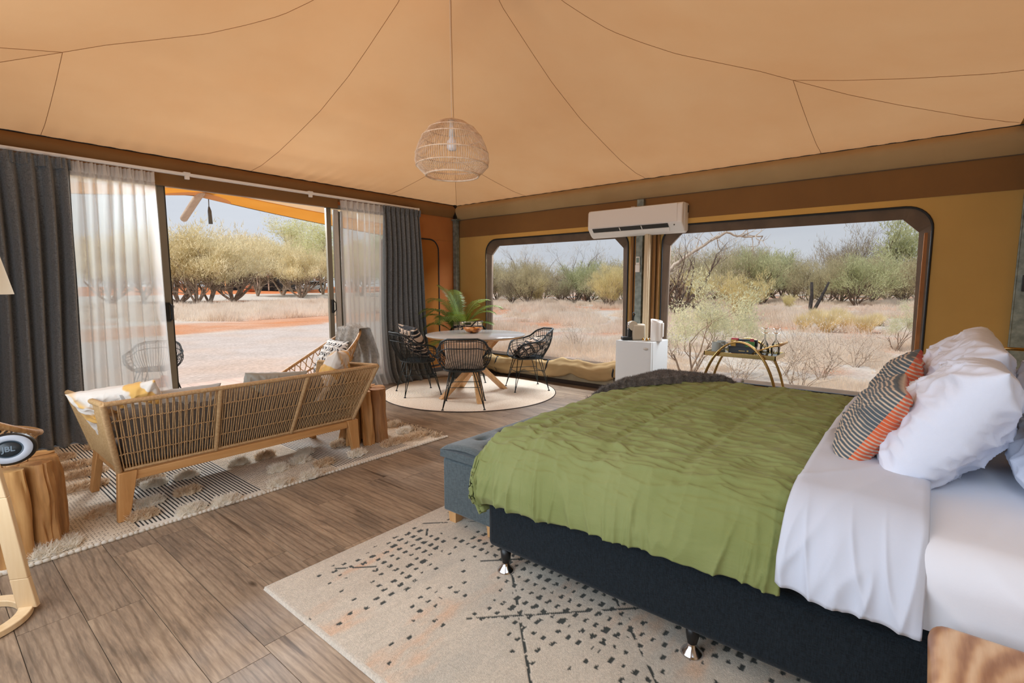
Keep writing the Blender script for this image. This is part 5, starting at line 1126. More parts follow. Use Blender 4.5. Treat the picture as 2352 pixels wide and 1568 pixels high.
# grey fluffy throw over the back of the right rattan chair
gt = empty('wool_throw', (3.03, 4.67, .895)); tag(gt, 'pale grey fluffy throw draped over the back of the rattan chair', 'throw')
def gf(u, v):
    w = (u-.5)*.40; s = (v-.5)*.98; q = abs(s); drop = max(q-.05, 0); r = .05
    x = (1 if s > 0 else -1)*min(q, r)*1.3+(.10 if s > 0 else -.06)*min(drop/.3, 1); z = .03-(drop)+.012*math.cos(w*30)
    return (x+.014*math.sin(w*48+s*4)*min(drop*5, 1), w*(1+.5*drop)+.02*N3(s*6, w*4), z-.04*abs(w)*4)
gm_ = MB().grid(gf, 50, 60); k = NT('grey_fluff'); v = k.coords('Object'); c = k.ramp(k.noise(v, 25, 5, .7), [(.3, lin('#8d877c')), (.7, lin('#cbc5ba'))]); k.l(c, k.b.inputs['Base Color']); k.set(Roughness=.95); k.b.inputs['Sheen Weight'].default_value = .6; k.bump(k.noise(v, 160, 3), .8, .01); M['fluff'] = k.m
gm_.build('throw_cloth', M['fluff'], gt, smooth=True); hairs(gm_, 'fluff', M['fluff'], gt, 12000, .016, .0009, 4, .9)
def zig(u, v, side):
    m_ = (np.sin((u+.12*np.abs(((v*6) % 1)-.5))*60) > .2) & (np.sin(v*40) > -.5); c = np.broadcast_to(np.array((.70, .68, .64, 1)), u.shape+(4,)).copy(); c[m_] = (.03, .03, .035, 1); return c
print_cushion(zig, (2.80, 4.75, .60), (30, 0, 84), 'black and white woven cushion inside the rattan chair by the doorway', .44, .40, .13, 5)
# ================================================================ DECK AND AWNING
dk = MB().box(-3, 5.6, 6.04, 7.93, -.30, -.085).build('deck', M['darktrim']); struct(dk)
bm_ = MB().box(-.1285, .1285, -.945, .945, -.028, 0).mesh('deck_board', mat('pale_pink_grey_board', '#b6a298', '#c4b1a6', scale=30, stretch=(1, .05, 1), rough=.7, bump=.2, rnd=True))
for i in range(33):
    o = addobj('deck_board', bm_, dk); o.location = (-2.9+i*.262, 6.985, -.03)
aw = empty('awning', (2.65, 7.0, 2.6)); tag(aw, 'orange and cream canvas awning above the deck outside the door', 'awning'); T = Matrix.Translation((-2.65, -7.0, -2.6))
def awz(x, y):
    t = (y-5.95)/2.05; d = abs(x-2.72); edge = 2.60-.15*d+.012*d*d*.5; inner = 2.70-.02*d; sag = -.05*math.sin(PI*min(max(t, 0), 1)); return inner+(edge-inner)*t+sag*.6
def awl(x): return 8.0-.10*abs(x-2.72)+.02
MB().grid(lambda u, v: (lambda x: (lambda y: (x, y, awz(x, y)))(5.96+(awl(x)-.55-5.96)*v))(-1.6+8.6*u), 80, 12).xf(T).build('cream_panel', M['awn_cream'], aw, smooth=True)
MB().grid(lambda u, v: (lambda x: (lambda y: (x, y, awz(x, y)-.003))(awl(x)-.58+.58*v))(-1.6+8.6*u), 80, 8).xf(T).build('orange_border', M['awn_orange'], aw, smooth=True)
MB().tube([(x, awl(x), awz(x, awl(x))) for x in np.linspace(-1.6, 7, 60)], .009, 6).xf(T).build('edge_cord', M['taupe'], aw)
mb = MB(); mb.grid(lambda u, v: (lambda x, y: (x, min(y, awl(x)), awz(x, min(y, awl(x)))-.009))(2.74+.46*v*math.cos(PI*u), 8.0-.34*v*math.sin(PI*u)), 24, 6); mb.xf(T).build('corner_patch', M['awn_cream'], aw, smooth=True)
MB().tube([(2.70, 7.2, 2.73), (2.79, 8.0, 2.585), (2.90, 8.95, 2.37)], .052, 16).xf(T).build('rafter_pole', wood_mat('grey_round_timber', '#a58d76', '#bda68e', '#cdb9a2', 'Y', .6, 14, True), aw, smooth=True)
MB().tube([(2.92, 8.0, 2.57), (2.925, 8.02, 2.44)], .006, 6).tube([(2.925, 8.02, 2.46), (2.93, 8.02, 2.40), (2.935, 8.02, 2.22)], [.010, .024, .027], 10).xf(T).build('guy_strap', mat('grey_strap', '#5a5e5c', rough=.7), aw, smooth=True)
# ================================================================ GROUND
GZ = -.2
def axis(a, b, d0, d1, n):   # denser near the tent
    t = np.linspace(0, 1, n); return a+(b-a)*t
nx, ny = 420, 420
gx = np.sign(np.linspace(-1, 1, nx))*np.abs(np.linspace(-1, 1, nx))**2.2*400+6; gy = np.sign(np.linspace(-1, 1, ny))*np.abs(np.linspace(-1, 1, ny))**2.2*400+8
X, Y = np.meshgrid(gx, gy, indexing='ij')
gravel = (.54, .47, .43, 1); red = (.56, .23, .10, 1); pinkish = (.60, .39, .28, 1); straw = (.56, .49, .41, 1); pale = (.60, .55, .50, 1); asph = (.42, .40, .38, 1)
n1 = fbm(X*.25+50, Y*.25+50); n2 = fbm(X*.9+80, Y*.9+20); n3 = fbm(X*.07+7, Y*.07+3)
c = mixc(straw, pale, n2*1.6-.3)
c = c*(1-np.clip((n1-.47)*7, 0, 1)[..., None]*.75)+np.array(red)*(np.clip((n1-.47)*7, 0, 1)[..., None]*.75)
# left: gravel drive, red verge, grass, far track and red earth
left = Y > 5.9+np.maximum(X-5.0, 0)*.95
d = Y-.12*(X-8)          # drive edge runs slightly away to the right
wob = (fbm(X*.6+9, Y*.6)-.5)*2.2
g1 = mixc(gravel, (.58, .45, .37, 1), np.clip((n2-.5)*4, 0, 1)*.7+.25*n1)
dd = d+wob*.5
verge = np.clip((dd-18.6)*1.5, 0, 1)*np.clip((24.5+wob-dd)*.6+.3*0, 0, 1)
cl = np.where((dd < 18.6)[..., None], g1, c); cl = cl*(1-verge[..., None])+mixc(red, pinkish, n2*1.5-.3)*verge[..., None]
track = (d > 52) & (d < 66); cl = np.where(track[..., None], np.array(asph)*.5+np.array(pale)*.6, cl); farr = (d > 66); cl = np.where(farr[..., None], np.broadcast_to(np.array((.60, .21, .085, 1)), cl.shape), cl)
c = np.where(left[..., None], cl, c)
# right: pale litter close by, red clearings further off
near = np.clip(1-(np.hypot(X-7, Y-2)-5)/5, 0, 1)*(~left); c = c*(1-.7*near[..., None])+np.array((.66, .60, .54, 1))*(.7*near[..., None])
def blob(cx, cy, rx, ry, amt=1):
    global c
    m_ = np.clip(1.4-np.hypot((X-cx)/rx, (Y-cy)/ry)*1.2+(n2-.5)*1.6, 0, 1)*amt; c = c*(1-m_[..., None])+mixc(red, pinkish, n2*1.8-.5)*m_[..., None]
for px, py, rx, ry in ((1180, 715, 5, 4), (1240, 745, 3.5, 2), (1640, 735, 4, 1.6), (1980, 800, 1.6, .8), (1850, 790, 1.2, 1.0), (1900, 850, .8, .5), (1560, 730, 4, 2)):
    g_ = ground(px, py); blob(g_.x, g_.y, rx, ry)
c[..., 3] = 1
TR = lambda X, Y: GZ+.030*np.clip(Y-.12*(X-8)-48, 0, 42)*(Y > 5.9+np.maximum(X-5.0, 0)*.95)
Z = TR(X, Y)+(fbm(X*1.2, Y*1.2)-.5)*.06*np.clip(np.hypot(X-3, Y-3)/10-.4, 0, 1)
inside = (X > -1.2) & (X < 6.1) & (Y > -1.5) & (Y < 8.2); Z = np.where(inside, -.32, Z)
V = np.stack([X, Y, Z], -1).reshape(-1, 3); idx = np.arange(nx*ny).reshape(nx, ny); F = np.stack([idx[:-1, :-1], idx[1:, :-1], idx[1:, 1:], idx[:-1, 1:]], -1).reshape(-1, 4)
k = NT('outback_earth'); a = k.n('VertexColor'); a.layer_name = 'Col'; v = k.coords('Object'); n = k.noise(v, 14, 8, .7); nb = k.noise(v, 1.1, 6, .6)
cc = k.mix(1, a.outputs[0], k.ramp(n, [(.35, (.80, .78, .76, 1)), (.65, (1.18, 1.18, 1.18, 1))]), 'MULTIPLY'); cc = k.mix(1, cc, k.ramp(nb, [(.3, (.92, .90, .88, 1)), (.7, (1.08, 1.08, 1.08, 1))]), 'MULTIPLY')
k.l(cc, k.b.inputs['Base Color']); k.set(Roughness=.95); k.b.inputs['Specular IOR Level'].default_value = .1; k.bump(n, .7, .02); M['earth'] = k.m
gr = addobj('ground', npmesh('ground', V, F, M['earth'], c.reshape(-1, 4), True)); struct(gr)
# ================================================================ VEGETATION
def veg(name, c1, c2, tr=.3, sc=.9):
    k = NT(name); gm = k.n('NewGeometry'); v = k.n('Mapping'); k.l(gm.outputs['Position'], v.inputs[0]); n = k.noise(v.outputs[0], sc, 4, .6); n2 = k.noise(v.outputs[0], 30, 2)
    c = k.ramp(k.math('ADD', k.math('MULTIPLY', n, .6), k.math('MULTIPLY', n2, .4)), [(.34, lin(c1)), (.62, lin(c2))]); k.l(c, k.b.inputs['Base Color']); k.set(Roughness=.8); k.b.inputs['Specular IOR Level'].default_value = .1
    t = k.n('BsdfTranslucent'); k.l(c, t.inputs[0]); ms = k.n('MixShader'); ms.inputs[0].default_value = min(tr*1.25, .6); k.l(k.b.outputs[0], ms.inputs[1]); k.l(t.outputs[0], ms.inputs[2]); k.l(ms.outputs[0], k.out.inputs[0]); return k.m
M['mulga'] = veg('mulga_foliage', '#d2c69c', '#fbefcc', .5); M['greenleaf'] = veg('fresh_foliage', '#c9cb97', '#eeedc4', .45); M['shrub'] = veg('yellow_shrub_foliage', '#d2c283', '#f2e7b8', .45)
M['greytwig'] = veg('grey_twigs', '#a89a86', '#d2c4b0', 0); M['straw'] = veg('straw_grass', '#e2d0bc', '#fbf0e2', .5, .5); M['spinifex'] = veg('golden_tussock', '#e0cc9c', '#fff3cc', .5, 3)
M['bark'] = mat('brown_bark', '#857262', '#b09c89', scale=4, rough=.9); M['deadwood'] = mat('bleached_dead_wood', '#a2907f', '#cdbfae', scale=3, rough=.9); M['burnt'] = mat('burnt_wood', '#1e1b1a', '#3a3431', scale=9, rough=.9)
M['olivetwig'] = veg('olive_twigs', '#7c705a', '#a89b80', .1)
def tree_mesh(seed, H, spread, stems, depth, kids, leaf, r0, leafn, leaflen, leafw, bark, leafmat, up=.5, curve=.25, low=.25, fan=1.0, leafup=.6, droop=0):
    """multi-stemmed arid tree; returns branch mesh and foliage mesh"""
    rr = random.Random(seed); mb = MB(); tips = []
    def grow(p, d, L, r, k):
        n = 3 if k > 1 else 2; pts = [p]; rad = [r]
        for i in range(n):
            d = (d+Vector((rr.gauss(0, curve), rr.gauss(0, curve), rr.gauss(0, curve*.5)+up*.12-droop*.1*(depth-k)))).normalized(); p = p+d*(L/n); pts.append(p); rad.append(max(r*(1-.45*(i+1)/n), .003*H/5))
            if k <= 1: tips.append((p, d))
        mb.tube(pts, rad, 5 if k > 1 else 3, caps=False)
        if k <= 0: return
        for j in range(kids+(1 if rr.random() < .4 else 0)):
            i = rr.randint(1, n); q = pts[i]; nd = (d+Vector((rr.gauss(0, .55), rr.gauss(0, .55), rr.gauss(.05, .4)))*fan).normalized(); grow(q, nd, L*rr.uniform(.55, .8), rad[i]*.62, k-1)
    for s in range(stems):
        a = 2*PI*s/stems+rr.uniform(-.4, .4); ti = rr.uniform(.25, 1)*spread; d = Vector((math.cos(a)*ti, math.sin(a)*ti, 1)).normalized(); grow(Vector((math.cos(a)*.04, math.sin(a)*.04, 0)), d, H*rr.uniform(.34, .46), r0*rr.uniform(.7, 1), depth)
    V = np.array(mb.v); sc = H/max(V[:, 2].max(), .1); 
    mb.v = [(x*sc*.95, y*sc*.95, z*sc if z > 0 else z) for x, y, z in mb.v]; bm = mb.mesh('branches', bark, True); fm = None
    if leaf:
        rg = np.random.default_rng(seed); P = np.array([tuple(p) for p, _ in tips])*np.array([sc*.95, sc*.95, sc]); Dd = np.array([tuple(d_) for _, d_ in tips]); ok = P[:, 2] > H*low; P, Dd = P[ok], Dd[ok]
        i = rg.integers(0, len(P), leafn); c = P[i]+rg.normal(0, H*.045, (leafn, 3)); d = Dd[i]*.6+rg.normal(0, .55, (leafn, 3)); d[:, 2] += leafup; d /= np.linalg.norm(d, axis=1)[:, None]
        s = np.cross(d, rg.normal(0, 1, (leafn, 3))); s /= np.linalg.norm(s, axis=1)[:, None]; L = leaflen*(.5+rg.random((leafn, 1))); w = leafw*(.6+.8*rg.random((leafn, 1)))
        vs = np.stack([c-s*w*.5, c+s*w*.5, c+d*L], 1).reshape(-1, 3); fm = npmesh('foliage', vs, np.arange(leafn*3).reshape(-1, 3), leafmat)
    return bm, fm
KIND = {}
M['darkbark'] = mat('dark_bark', '#4a3c33', '#75604f', scale=3, rough=.9)
KIND['mulga1'] = tree_mesh(11, 6.6, .75, 6, 3, 3, True, .13, 12000, .34, .050, M['bark'], M['mulga'], low=.40)
KIND['mulga2'] = tree_mesh(12, 6.2, .9, 7, 3, 3, True, .14, 12000, .34, .050, M['bark'], M['mulga'], low=.38)
KIND['mulga3'] = tree_mesh(19, 5.6, 1.0, 5, 3, 3, True, .14, 11000, .34, .050, M['bark'], M['mulga'], low=.34)
KIND['green'] = tree_mesh(23, 8.5, .5, 3, 3, 3, True, .13, 9000, .26, .07, M['bark'], M['greenleaf'], low=.25, leafup=-.2)
KIND['hedge'] = tree_mesh(31, 4.0, 1.1, 9, 3, 3, True, .06, 9000, .26, .022, M['darkbark'], veg('hedge_foliage', '#a69c78', '#d8cda6', .4), low=.12)
KIND['hedgegreen'] = tree_mesh(37, 4.0, .9, 7, 3, 3, True, .06, 7000, .24, .04, M['darkbark'], veg('soft_green_foliage', '#a9ad80', '#d3d4a8', .4), low=.2)
KIND['twiggy'] = tree_mesh(41, 4.0, 1.2, 12, 3, 3, True, .055, 7000, .34, .015, M['darkbark'], M['olivetwig'], low=.25, fan=.6, leafup=.9)
KIND['dead'] = tree_mesh(53, 5.0, .9, 6, 4, 2, True, .15, 1500, .35, .014, M['darkbark'], M['greytwig'], low=.35, curve=.18, fan=.75)
KIND['deadwhite'] = tree_mesh(58, 4.5, .8, 5, 4, 2, True, .11, 500, .30, .012, M['deadwood'], M['deadwood'], low=.3, curve=.3, fan=.9)
KIND['shrub'] = tree_mesh(61, 2.2, .8, 14, 1, 4, True, .018, 9000, .16, .014, M['bark'], M['shrub'], low=.22, fan=.6, leafup=.9)
KIND['nearshrub'] = tree_mesh(67, 1.7, .75, 5, 3, 2, True, .022, 5200, .048, .014, M['bark'], veg('sage_leaf', '#c5c6a0', '#efeccb', .4), low=.38, curve=.35, fan=.9)
KIND['twig'] = tree_mesh(71, 1.1, 1.0, 9, 2, 3, True, .007, 1500, .030, .010, M['bark'], M['straw'], low=.2, curve=.3, fan=.9)
def gterr(px, py):
    d = ray(px, py); t = 5.0
    while t < 250:
        p = Vector((0, 0, CAMZ))+d*t
        if p.z < float(TR(np.array(p.x), np.array(p.y))): return p
        t += .1
    return ground(px, py)
def atz(px, dist): p = ground_d(px, dist); p.z = float(TR(np.array(p.x), np.array(p.y))); return p
def plant(kind, name, label, cat, p, s=1, rz=None, group=None, seed=0, lean=None):
    o = empty(name, p, rz if rz is not None else (p[0]*7.31) % 6.28); o.scale = (s, s, s) if not hasattr(s, '__len__') else s; tag(o, label, cat, group)
    if lean: o.rotation_euler = Euler(lean)
    bm, fm = KIND[kind]; addobj('branches', bm, o)
    if fm: f = addobj('foliage', fm, o); f['kind'] = 'stuff'
    return o
def H_at(px, base, top):  # height of something standing at a base pixel
    g_ = gterr(px, base); dep = (g_-Vector((0, 0, CAMZ))).dot(FW); return g_, (base-top)/FPX*dep
GL = 'mulga trees across the gravel drive'
row = [('mulga2', 412, 697, 533, 'bushy mulga tree partly behind the left door frame'), ('mulga1', 452, 699, 512, 'tallest mulga tree, left of the shed'), ('mulga3', 482, 697, 545, 'mulga with slender dark trunks left of the V-shaped one'), ('mulga2', 536, 692, 528, 'wide V-shaped multi-stemmed mulga in front of the dark shed'),
    ('mulga1', 592, 680, 540, 'mulga leaning over the shed roof right of the V-shaped tree'), ('mulga3', 650, 678, 552, 'low spreading mulga left of the silver car'), ('mulga2', 692, 684, 562, 'mulga with dark crooked trunk beside the silver car'), ('green', 742, 676, 512, 'tall pale green tree at the right edge of the doorway'),
    ('green', 668, 668, 512, 'thin-crowned pale tree rising behind the mulgas'), ('mulga1', 330, 694, 535, 'mulga seen through the left sheer curtain'), ('mulga2', 255, 696, 540, 'mulga far left behind the sheer curtain'), ('mulga3', 830, 680, 560, 'mulga seen through the right sheer curtain'), ('green', 905, 676, 540, 'green tree hidden behind the right sheer curtain')]
for kd, px, b, t, lb in row:
    g_, h = H_at(px, b, t); base = {'mulga1': 6.6, 'mulga2': 6.2, 'mulga3': 5.6, 'green': 8.5}[kd]; plant(kd, 'mulga_tree' if kd != 'green' else 'gum_tree', lb, 'tree', g_, h/base)
for i in range(13):
    px = 215+i*52; g_ = atz(px, 88+(i % 3)*9); plant(('mulga1', 'mulga2', 'mulga3')[i % 3], 'mulga_tree', 'distant mulga in the belt behind the dark shed', 'tree', g_, 1.35+.12*((i*7) % 3), group='distant mulga belt behind the shed')
# ---- view from the window wall
hz = random.Random(5)
for i in range(30):
    px = 1105+i*36; dpt = 40+hz.random()*16; g_ = ground_d(px, dpt); kd = 'hedgegreen' if i in (6, 7, 18, 19, 24) else 'hedge'; top = 606 if px < 1450 else (580 if px < 1750 else 592); h = (658-top)/FPX*dpt+1.53
    plant(kd, 'scrub_tree', 'olive scrub tree in the dense belt along the horizon beyond the windows' if kd == 'hedge' else 'brighter green scrub tree in the belt beyond the windows', 'tree', g_, h/4.0*(.94+hz.random()*.2), group='scrub belt beyond the windows' if kd == 'hedge' else 'green scrub beyond the windows')
for kd, nm, cat, px, b, t, lb in [
    ('dead', 'dead_tree', 'tree', 1345, 692, 560, 'dark leafless tree with a fan of bare stems, framed by the left window'), ('deadwhite', 'dead_tree', 'tree', 1330, 690, 575, 'bleached white dead tree behind the dark bare one'), ('dead', 'dead_tree', 'tree', 1225, 682, 565, 'bare leaning tree on the left of the left window'),
    ('twiggy', 'bare_bush', 'bush', 1175, 700, 620, 'grey twiggy bush at the left edge of the left window'), ('shrub', 'yellow_shrub', 'shrub', 1235, 700, 636, 'yellow-green shrub in front of the bare leaning tree'), ('shrub', 'yellow_shrub', 'shrub', 1405, 706, 610, 'yellow-green shrub beside the window column'), ('twiggy', 'bare_bush', 'bush', 1290, 696, 632, 'grey twiggy bush between two bare trees'),
    ('dead', 'dead_tree', 'tree', 1550, 722, 520, 'large bare tree with a twisted trunk at the left of the right window'), ('deadwhite', 'dead_tree', 'tree', 1590, 712, 545, 'tangle of pale dead branches beside the large bare tree'), ('shrub', 'yellow_shrub', 'shrub', 1588, 712, 622, 'yellow shrub behind the near green-leaved one'), ('shrub', 'yellow_shrub', 'shrub', 1703, 742, 630, 'round golden shrub in the middle of the right window'),
    ('twiggy', 'bare_bush', 'bush', 1772, 658+22, 566, 'fan-shaped olive bush behind the golden shrub'), ('twiggy', 'bare_bush', 'bush', 1955, 672+12, 522, 'large dark twiggy fan-shaped tree in the right window'), ('hedgegreen', 'scrub_tree', 'tree', 2075, 690, 500, 'pale green tree at the right edge of the right window'), ('deadwhite', 'dead_tree', 'tree', 2110, 696, 560, 'white dead branches reaching in from the right edge of the window'),
    ('shrub', 'yellow_shrub', 'shrub', 1808, 712, 676, 'small bright green shrub left of the burnt stump'), ('twiggy', 'bare_bush', 'bush', 1680, 690, 560, 'dark olive tree left of the fan-shaped bushes'), ('twiggy', 'bare_bush', 'bush', 1640, 690, 575, 'olive tree behind the big dead limb')]:
    g_, h = H_at(px, b, t); base = {'dead': 5.0, 'deadwhite': 4.5, 'twiggy': 4.0, 'shrub': 2.2, 'hedgegreen': 4.0}[kd]; plant(kd, nm, lb, cat, g_, h/base)
def limb(name, label, pix, r0, r1, m, dist, seed=1, twigs=14):
    """a bough following ground directions at one distance"""
    rr = random.Random(seed); P = []
    for px, py in pix: d = ray(px, py); P.append(Vector((0, 0, CAMZ))+d*dist)
    Q = []
    for i in range(len(P)-1):
        for t in np.linspace(0, 1, 6)[:-1]: Q.append(P[i].lerp(P[i+1], t)+Vector([rr.gauss(0, .02) for _ in range(3)]))
    Q.append(P[-1]); n = len(Q); mb = MB().tube([q-P[0] for q in Q], [r0+(r1-r0)*i/(n-1) for i in range(n)], 8)
    for j in range(twigs):
        i = rr.randint(n//4, n-1); q = Q[i]-P[0]; d = ((Q[min(i+1, n-1)]-Q[max(i-1, 0)]).normalized()+Vector([rr.gauss(0, .7) for _ in range(3)])).normalized(); pts = [q]
        for s in range(5): d = (d+Vector([rr.gauss(0, .35) for _ in range(3)])).normalized(); pts.append(pts[-1]+d*rr.uniform(.12, .32)*dist/24)
        mb.tube(pts, [r1*.9, r1*.7, r1*.6, r1*.4, r1*.3, r1*.2], 4)
        for s in range(2):
            q2 = pts[rr.randint(2, 5)]; d2 = (d+Vector([rr.gauss(0, .8) for _ in range(3)])).normalized(); mb.tube([q2, q2+d2*.25*dist/24, q2+(d2+Vector((0, 0, rr.gauss(0, .4))))*.45*dist/24], [r1*.5, r1*.3, r1*.15], 3)
    o = mb.build(name, m, smooth=True); o.location = P[0]; return o
gd = (ground(1550, 722)-Vector((0, 0, CAMZ))).dot(FW)
o = limb('dead_bough', '', [(1545, 722), (1528, 670), (1524, 640), (1548, 608), (1590, 580), (1640, 548), (1668, 535), (1710, 545), (1752, 542)], .13, .035, M['deadwood'], gd, 3, 26); tag(o, 'long pale dead bough arching up to the right from the large bare tree', 'bough')
o = limb('fallen_branch', '', [(1598, 694), (1625, 680), (1660, 660), (1690, 645)], .05, .02, M['bark'], gd*.95, 4, 6); tag(o, 'fallen dark branch slanting behind the golden shrub', 'branch')
g_ = ground_d(1866, 26); h = 1.75
o = MB().tube([(0, 0, -.1), (.0, .03, h*.3), (-.0, -.0, h*.62), (-.02, .04, h)], [.10, .09, .075, .065], 8).tube([(0, 0, 0), (.16, -.24, h*.35), (.30, -.48, h*.7), (.40, -.66, h)], [.09, .08, .065, .05], 8).build('burnt_stump', M['burnt'], smooth=True); o.location = g_; tag(o, 'blackened V-shaped burnt stump standing in the pale grass', 'stump')
g_, h = H_at(397, 715, 700); o = MB().lathe([(0, h), (.10, h*.9), (.14, h*.4), (.17, 0), (0, 0)], 9).build('tree_stump', M['bark'], sm_angle=40); o.location = g_; tag(o, 'short weathered tree stump in the grass beside the left door frame', 'stump')
# near shrubs outside the right window
for kd, px, dpt, s, lb, nm in [('nearshrub', 1590, 8.3, 1.02, 'near green-leaved shrub with twisting reddish stems behind the bar cart', 'leafy_shrub'), ('nearshrub', 1652, 12, .7, 'second leafy shrub just behind the nearest one', 'leafy_shrub'), ('nearshrub', 1745, 10.5, .7, 'thin pale shrub behind the wine glasses', 'leafy_shrub'),
    ('twig', 1850, 7.2, 1.0, 'tangled bare twiggy shrub right of the bar cart', 'twig_bush'), ('twig', 1900, 8.2, 1.1, 'tangled bare twiggy shrub below the golden tussocks', 'twig_bush'), ('twig', 1810, 8.6, 1.15, 'bare twiggy shrub behind the cart handle', 'twig_bush'), ('twig', 1700, 7.6, .9, 'bare twiggy shrub under the cart arch', 'twig_bush'),
    ('twig', 1330, 12, .9, 'bare twiggy shrub in the middle of the left window', 'twig_bush'), ('nearshrub', 2070, 12, .7, 'pale feathery shrub at the right of the right window', 'leafy_shrub'), ('twig', 1980, 9.5, .9, 'low twiggy shrub above the striped cushions', 'twig_bush'), ('twig', 1560, 10.5, .9, 'low twiggy shrub beside the fridge', 'twig_bush')]:
    plant(kd, nm, lb, 'shrub', ground_d(px, dpt), s)
# ---- grass: golden tussocks one by one, the sward as stuff
def blades(n, rad, h, w, seed, lean=.5):
    rg = np.random.default_rng(seed); a = rg.random(n)*2*PI; r = rad*.35*np.sqrt(rg.random(n)); b = np.stack([r*np.cos(a), r*np.sin(a), np.zeros(n)], 1); a2 = a+rg.normal(0, .5, n); l_ = rg.random(n)*lean
    L = h*(.5+.5*rg.random(n)); tip = b+np.stack([np.cos(a2)*L*l_, np.sin(a2)*L*l_, L*np.sqrt(1-(l_*.8)**2)], 1); mid = (b+tip)/2+np.array([0, 0, .06*h]); sd = np.stack([-np.sin(a2), np.cos(a2), np.zeros(n)], 1)*w*.5
    vs = np.stack([b-sd, b+sd, mid+sd*.8, mid-sd*.8, tip], 1).reshape(-1, 3); i = np.arange(n)*5; return vs, np.concatenate([np.stack([i, i+1, i+2], 1), np.stack([i, i+2, i+3], 1), np.stack([i+3, i+2, i+4], 1)])
v_, f_ = blades(1000, .40, .85, .015, 5, .7); tm1 = npmesh('tussock', v_, f_, M['spinifex'])
for px, dpt, s in ((1853, 17.5, .80), (1905, 16.8, .95), (1952, 17.6, .82), (1996, 16.6, .8), (1928, 21, .9), (1878, 22, .8), (2020, 19.5, .7)):
    o = addobj('golden_tussock', tm1); o.location = ground_d(px, dpt); o.scale = (s*1.2, s*1.2, s); o.rotation_euler = (0, 0, px); tag(o, 'golden spiky grass tussock in the cluster right of centre in the right window', 'grass', 'golden tussocks in the right window')
def sward(name, label, n, px0, px1, d0, d1, h, w, seed, m, dens=None, clump=.5, keep=None):
    rg = np.random.default_rng(seed); out = []; tot = n
    px = px0+(px1-px0)*rg.random(n*3); dp = np.sqrt(rg.random(n*3)*(d1**2-d0**2)+d0**2)
    fx, fy = FW.x, FW.y; nrm = math.hypot(fx, fy); fx /= nrm; fy /= nrm; tx = (px-1176)/FPX; X_ = dp*(fx+tx*RT.x*1.0); Y_ = dp*(fy+tx*RT.y)
    c_ = fbm(X_*.5+3, Y_*.5+7)+.6*(fbm(X_*2.1, Y_*2.1)-.5); ok = c_ > clump
    if keep is not None: ok &= keep(X_, Y_)
    ok &= (X_ > 6.15) | (Y_ > 8.2)
    X_, Y_, dp, c_ = X_[ok][:n], Y_[ok][:n], dp[ok][:n], c_[ok][:n]; m_ = len(X_); hh = h*(.4+.8*rg.random(m_))*np.clip((c_-clump)*5+.45, .4, 1.25)*(.45+1.6*fbm(X_*1.4+5, Y_*1.4)**2); a = rg.random(m_)*2*PI; le = rg.random(m_)*.7
    b = np.stack([X_, Y_, np.full(m_, GZ-.01)], 1); ww = w*(dp/d0)**.8; sd = np.stack([-np.sin(a), np.cos(a), np.zeros(m_)], 1)*ww[:, None]*.5; tip = b+np.stack([np.cos(a+1)*hh*le, np.sin(a+1)*hh*le, hh], 1)
    vs = np.stack([b-sd, b+sd, tip], 1).reshape(-1, 3); o = addobj(name, npmesh(name, vs, np.arange(m_*3).reshape(-1, 3), m)); tag(o, label, 'grass', None, 'stuff')
leftgrass = lambda X_, Y_: ((Y_-.12*(X_-8)) > 23.2) & ((Y_-.12*(X_-8)) < 41)
sward('dry_grass', 'band of pale straw grass between the red verge and the mulga trees', 150000, 180, 980, 22, 56, .40, .024, 3, M['straw'], clump=.36, keep=leftgrass)
rightside = lambda X_, Y_: Y_ < 5.9+np.maximum(X_-5.0, 0)*.95
sward('dry_grass', 'pale dry grass covering the ground beyond the windows', 260000, 1090, 2150, 10, 50, .38, .012, 4, M['straw'], clump=.56, keep=rightside)
sward('dry_litter', 'low straw litter close to the tent beneath the windows', 120000, 1090, 2150, 6.4, 13, .16, .008, 8, M['straw'], clump=.42, keep=rightside)
# ---- shed, car and rocks beyond the drive
sd_ = empty('shed', atz(560, 78), 0); tag(sd_, 'dark low shed with a white roof behind the mulga trees', 'building'); sd_.rotation_euler = (0, 0, YAW-PI/2+.12)
dkg = mat('dark_shed_wall', '#22282a', rough=.7)
MB().box(-4.5, 9.0, 0, 5, 0, 2.3).build('wall', dkg, sd_); MB().hexa([(-5, -1.2, 2.25), (4.2, -1.2, 2.25), (4.2, 5.5, 3.1), (-5, 5.5, 3.1)], [(-5, -1.2, 2.35), (4.2, -1.2, 2.35), (4.2, 5.5, 3.6), (-5, 5.5, 3.6)]).build('roof', M['white'], sd_)
for x in (-4.4, -2.2, .3, 2.4, 4.0): MB().box(x-.08, x+.08, -1.1, -.95, 0, 2.3).build('post', M['oak'] if x < 0 else M['deadwood'], sd_)
MB().box(-4.4, .3, -1.08, -1.0, 1.1, 1.18).build('handrail', M['deadwood'], sd_)
wr_ = empty('white_roofed_building', ground_d(1968, 95), 0); tag(wr_, 'long white-roofed building glimpsed behind the dark fan-shaped tree', 'building'); wr_.rotation_euler = (0, 0, YAW-PI/2)
MB().box(-2.8, 2.8, 0, 5, 0, 4.6).build('wall', dkg, wr_); MB().hexa([(-3.2, -.6, 5.9), (3.2, -.6, 5.9), (3.2, 5, 7.0), (-3.2, 5, 7.0)], [(-3.2, -.6, 6.1), (3.2, -.6, 6.1), (3.2, 5, 7.2), (-3.2, 5, 7.2)]).box(-3.1, 3.1, -.3, 5, 4.5, 6.6).build('roof', M['white'], wr_)
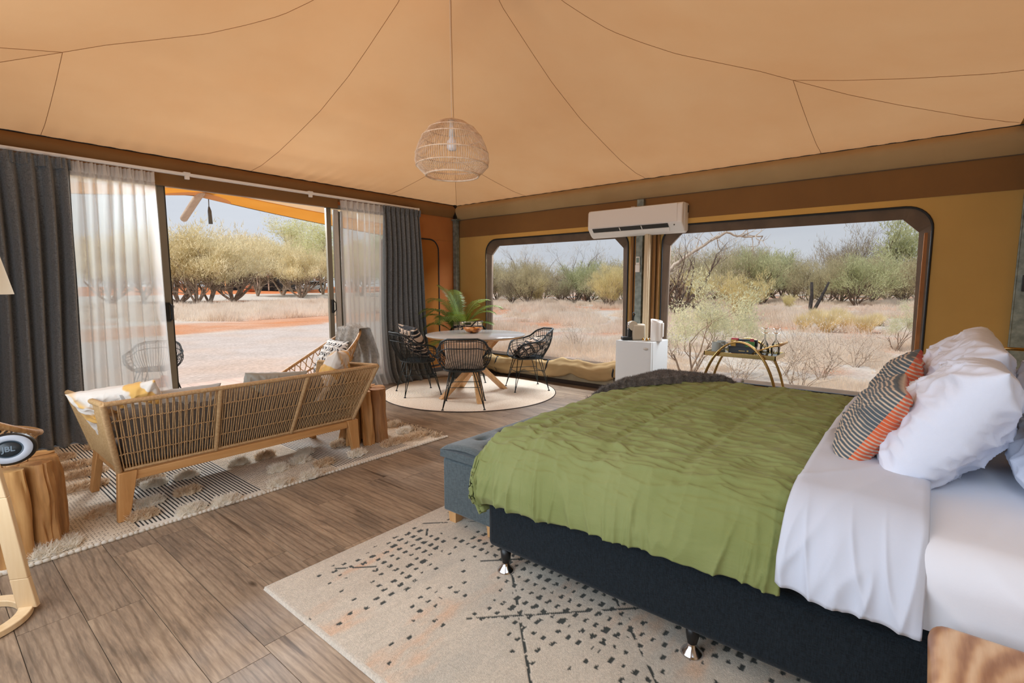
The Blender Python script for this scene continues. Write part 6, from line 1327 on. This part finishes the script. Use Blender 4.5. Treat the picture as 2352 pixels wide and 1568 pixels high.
car = empty('car', atz(716, 76), 0); tag(car, 'silver four-wheel-drive car parked behind the mulga trees', 'car'); car.rotation_euler = (0, 0, YAW-PI/2+.35); sil = mat('silver_paint', '#b9c0c6', rough=.25, metal=.4)
bp = [(-2.2, .45), (-2.25, .95), (-1.5, 1.1), (-1.15, 1.12), (-.65, 1.72), (1.6, 1.78), (2.05, 1.2), (2.15, .5)]; nb = len(bp)
MB().add([(x, -.9, z) for x, z in bp]+[(x, .9, z) for x, z in bp], [tuple(range(nb)), tuple(nb+i for i in reversed(range(nb)))]+[(i, nb+i, nb+(i+1) % nb, (i+1) % nb) for i in range(nb)]).build('body', sil, car, bevel=.08)
MB().hexa([(-1.0, -.91, 1.14), (1.75, -.91, 1.14), (1.5, -.91, 1.66), (-.6, -.91, 1.62)], [(-1.0, .91, 1.14), (1.75, .91, 1.14), (1.5, .91, 1.66), (-.6, .91, 1.62)]).build('windows', M['black'], car)
for x in (-1.35, 1.35):
    for y in (-.82, .82):
        wh_ = MB().lathe([(0, -.12), (.36, -.12), (.39, -.06), (.39, .06), (.36, .12), (0, .12)], 20).xf(Matrix.Translation((x, y, .39)) @ Matrix.Rotation(PI/2, 4, 'X')).build('wheel', M['black'], car, sm_angle=40); MB().lathe([(0, -.14), (.2, -.13), (.22, .13), (0, .14)], 12).xf(Matrix.Translation((x, y, .39)) @ Matrix.Rotation(PI/2, 4, 'X')).build('hub', M['alulight'], wh_)
M['rock'] = mat('red_rock', '#9a4a28', '#d2926a', scale=2, rough=.9, bump=.5, bscale=8)
def rock(loc, s, lab, seed):
    mb = MB().grid(lambda u, v: tuple(Vector((math.cos(u*2*PI)*math.sin(v*PI), math.sin(u*2*PI)*math.sin(v*PI), math.cos(v*PI)*.7+.45))*s*(1+.45*N3(math.cos(u*2*PI)*1.6, math.sin(u*2*PI)*1.6+v*3, seed))), 12, 8, wrap_u=True)
    o = mb.build('rock', M['rock'], sm_angle=30); o.location = loc; tag(o, lab, 'rock')
rock(gterr(573, 670), .85, 'large red rock on the far side of the track, right of the V-shaped mulga', 1); rock(gterr(625, 666), .55, 'smaller flat rock right of the large red one', 4); rock(gterr(584, 667), .5, 'low pale rock just behind the large red one', 7); rock((2.35, 8.6, -.2), .16, 'small orange rock at the deck edge beside the left door frame', 9)
bpy.context.view_layer.update()
